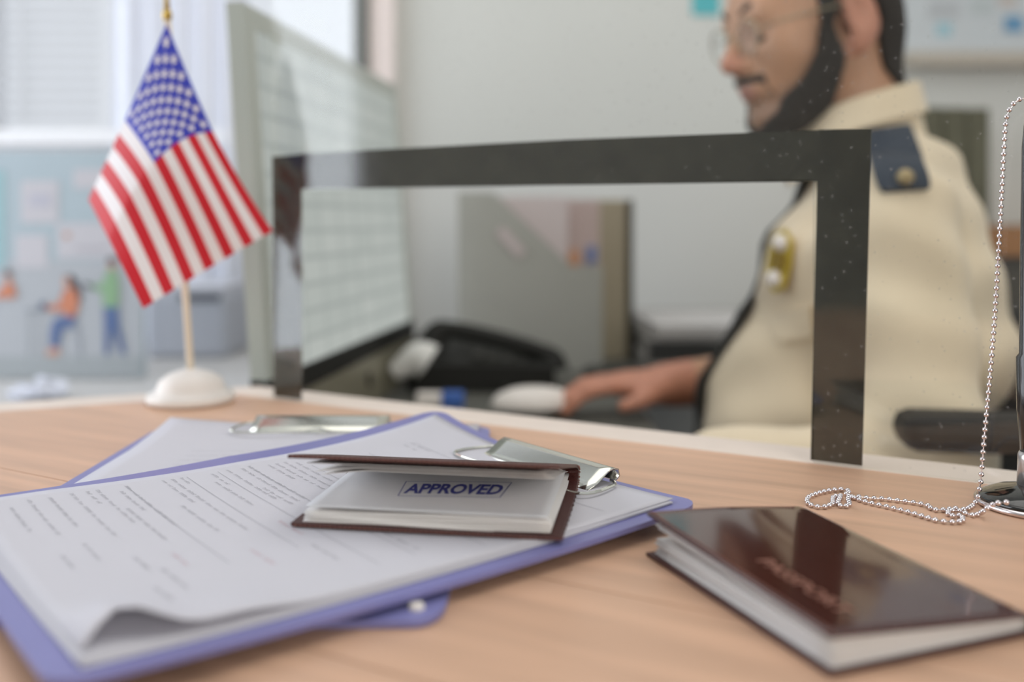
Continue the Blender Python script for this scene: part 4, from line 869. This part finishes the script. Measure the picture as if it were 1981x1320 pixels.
a0, b0 = cov(1482, 1082, .0165); a1, b1_ = cov(1634, 1178, .0155); bm_ = (b0+b1_)/2
TVV = []
for u, v in uvs:
    a, b = a0+(a1-a0)*u, bm_-.0035+.0072*v; q_ = p2(a, b, 0); TVV.append((q_[0], q_[1], ztop(a/L1, b/L2)+.00025))
obj('cover_lettering', TVV, tf_, mat('stamped gold', (160, 112, 96), .4), tc_)

# ------------------------------------------------------------------ counter pen with bead chain
pc = np.array((.277, .505, 0)); pen = thing('counter_pen', 'black pen standing upright in a glossy black round base at the right edge', 'pen', tuple(pc))
obj('base_disc', *lathe([(.0290, .0030), (.027, .0050), (.020, .0080), (.012, .0098), (.0095, .0105)], pc, 48), M_gloss, pen, smooth=True); obj('rim', *lathe([(.0296, .0004), (.0302, .0012), (.0300, .0026), (.0286, .0033)], pc, 48), M_steel, pen, smooth=True)
px_ = pc+(.0005, .003, 0); obj('socket', *lathe([(.0085, .010), (.0080, .026), (.0072, .028)], px_, 24), mat('clear socket', (190, 186, 184), .15, metal=.6), pen, smooth=True)
obj('barrel', *lathe([(.0068, .026), (.0085, .05), (.0088, .078), (.0074, .080), (.0068, .14), (.0060, .19), (.004, .213), (.001, .216)], px_, 24), mat('pen black', (30, 26, 24), .2, coat=.4), pen, smooth=True)
path = [(*P(1947, 972, .0115)[:2], .0115), P(1932, 973, .011), P(1916, 979, .008), P(1904, 988, .005)]
for x, y in ((1895, 994), (1884, 997), (1870, 994), (1854, 988), (1841, 988), (1833, 992), (1840, 998), (1852, 997), (1861, 1000), (1862, 1007), (1852, 1010), (1838, 1010), (1812, 1007), (1785, 999), (1754, 990), (1718, 981), (1694, 976), (1671, 970), (1651, 963), (1637, 957), (1643, 951), (1629, 947), (1607, 949), (1585, 954), (1565, 962), (1562, 972), (1573, 979), (1593, 981), (1610, 975), (1612, 963), (1626, 959), (1621, 974), (1631, 980), (1643, 976), (1641, 964), (1656, 961), (1678, 964), (1705, 965), (1731, 968), (1763, 972), (1785, 976), (1796, 979), (1803, 985), (1816, 987), (1832, 986), (1849, 984), (1866, 986), (1876, 982), (1885, 975)):
    path.append(P(x, y, .0014))
YC = .503
for x, y in ((1892, 962), (1895, 945), (1898, 925), (1904, 850), (1914, 740), (1925, 600), (1936, 410), (1942, 290), (1946, 235), (1955, 208), (1968, 195), (1984, 189), (1996, 200)): path.append(at(x, y, YC))
cv_ = bend(path, 10); sl_ = np.concatenate([[0], np.linalg.norm(np.diff(cv_, axis=0), axis=1).cumsum()]); nb = int(sl_[-1]/.0039)
bead_c = np.stack([np.interp(np.linspace(0, sl_[-1], nb), sl_, cv_[:, i]) for i in range(3)], 1)
chn = thing('bead_chain', 'silver bead chain looped on the counter and rising to the pen', 'chain', tuple(P(1620, 960)))
bv, bfc = ico((0, 0, 0), .00142, 0, 2); b0o = obj('bead', bv+bead_c[0], bfc, M_steel, chn, smooth=True); base0 = bead_c[0]
for k in range(1, min(nb, 300)):
    b = b0o.copy(); sc.collection.objects.link(b); b.location = bead_c[k]-base0
obj('link_wire', *tube(bead_c, .00030, 5), M_steel, chn)
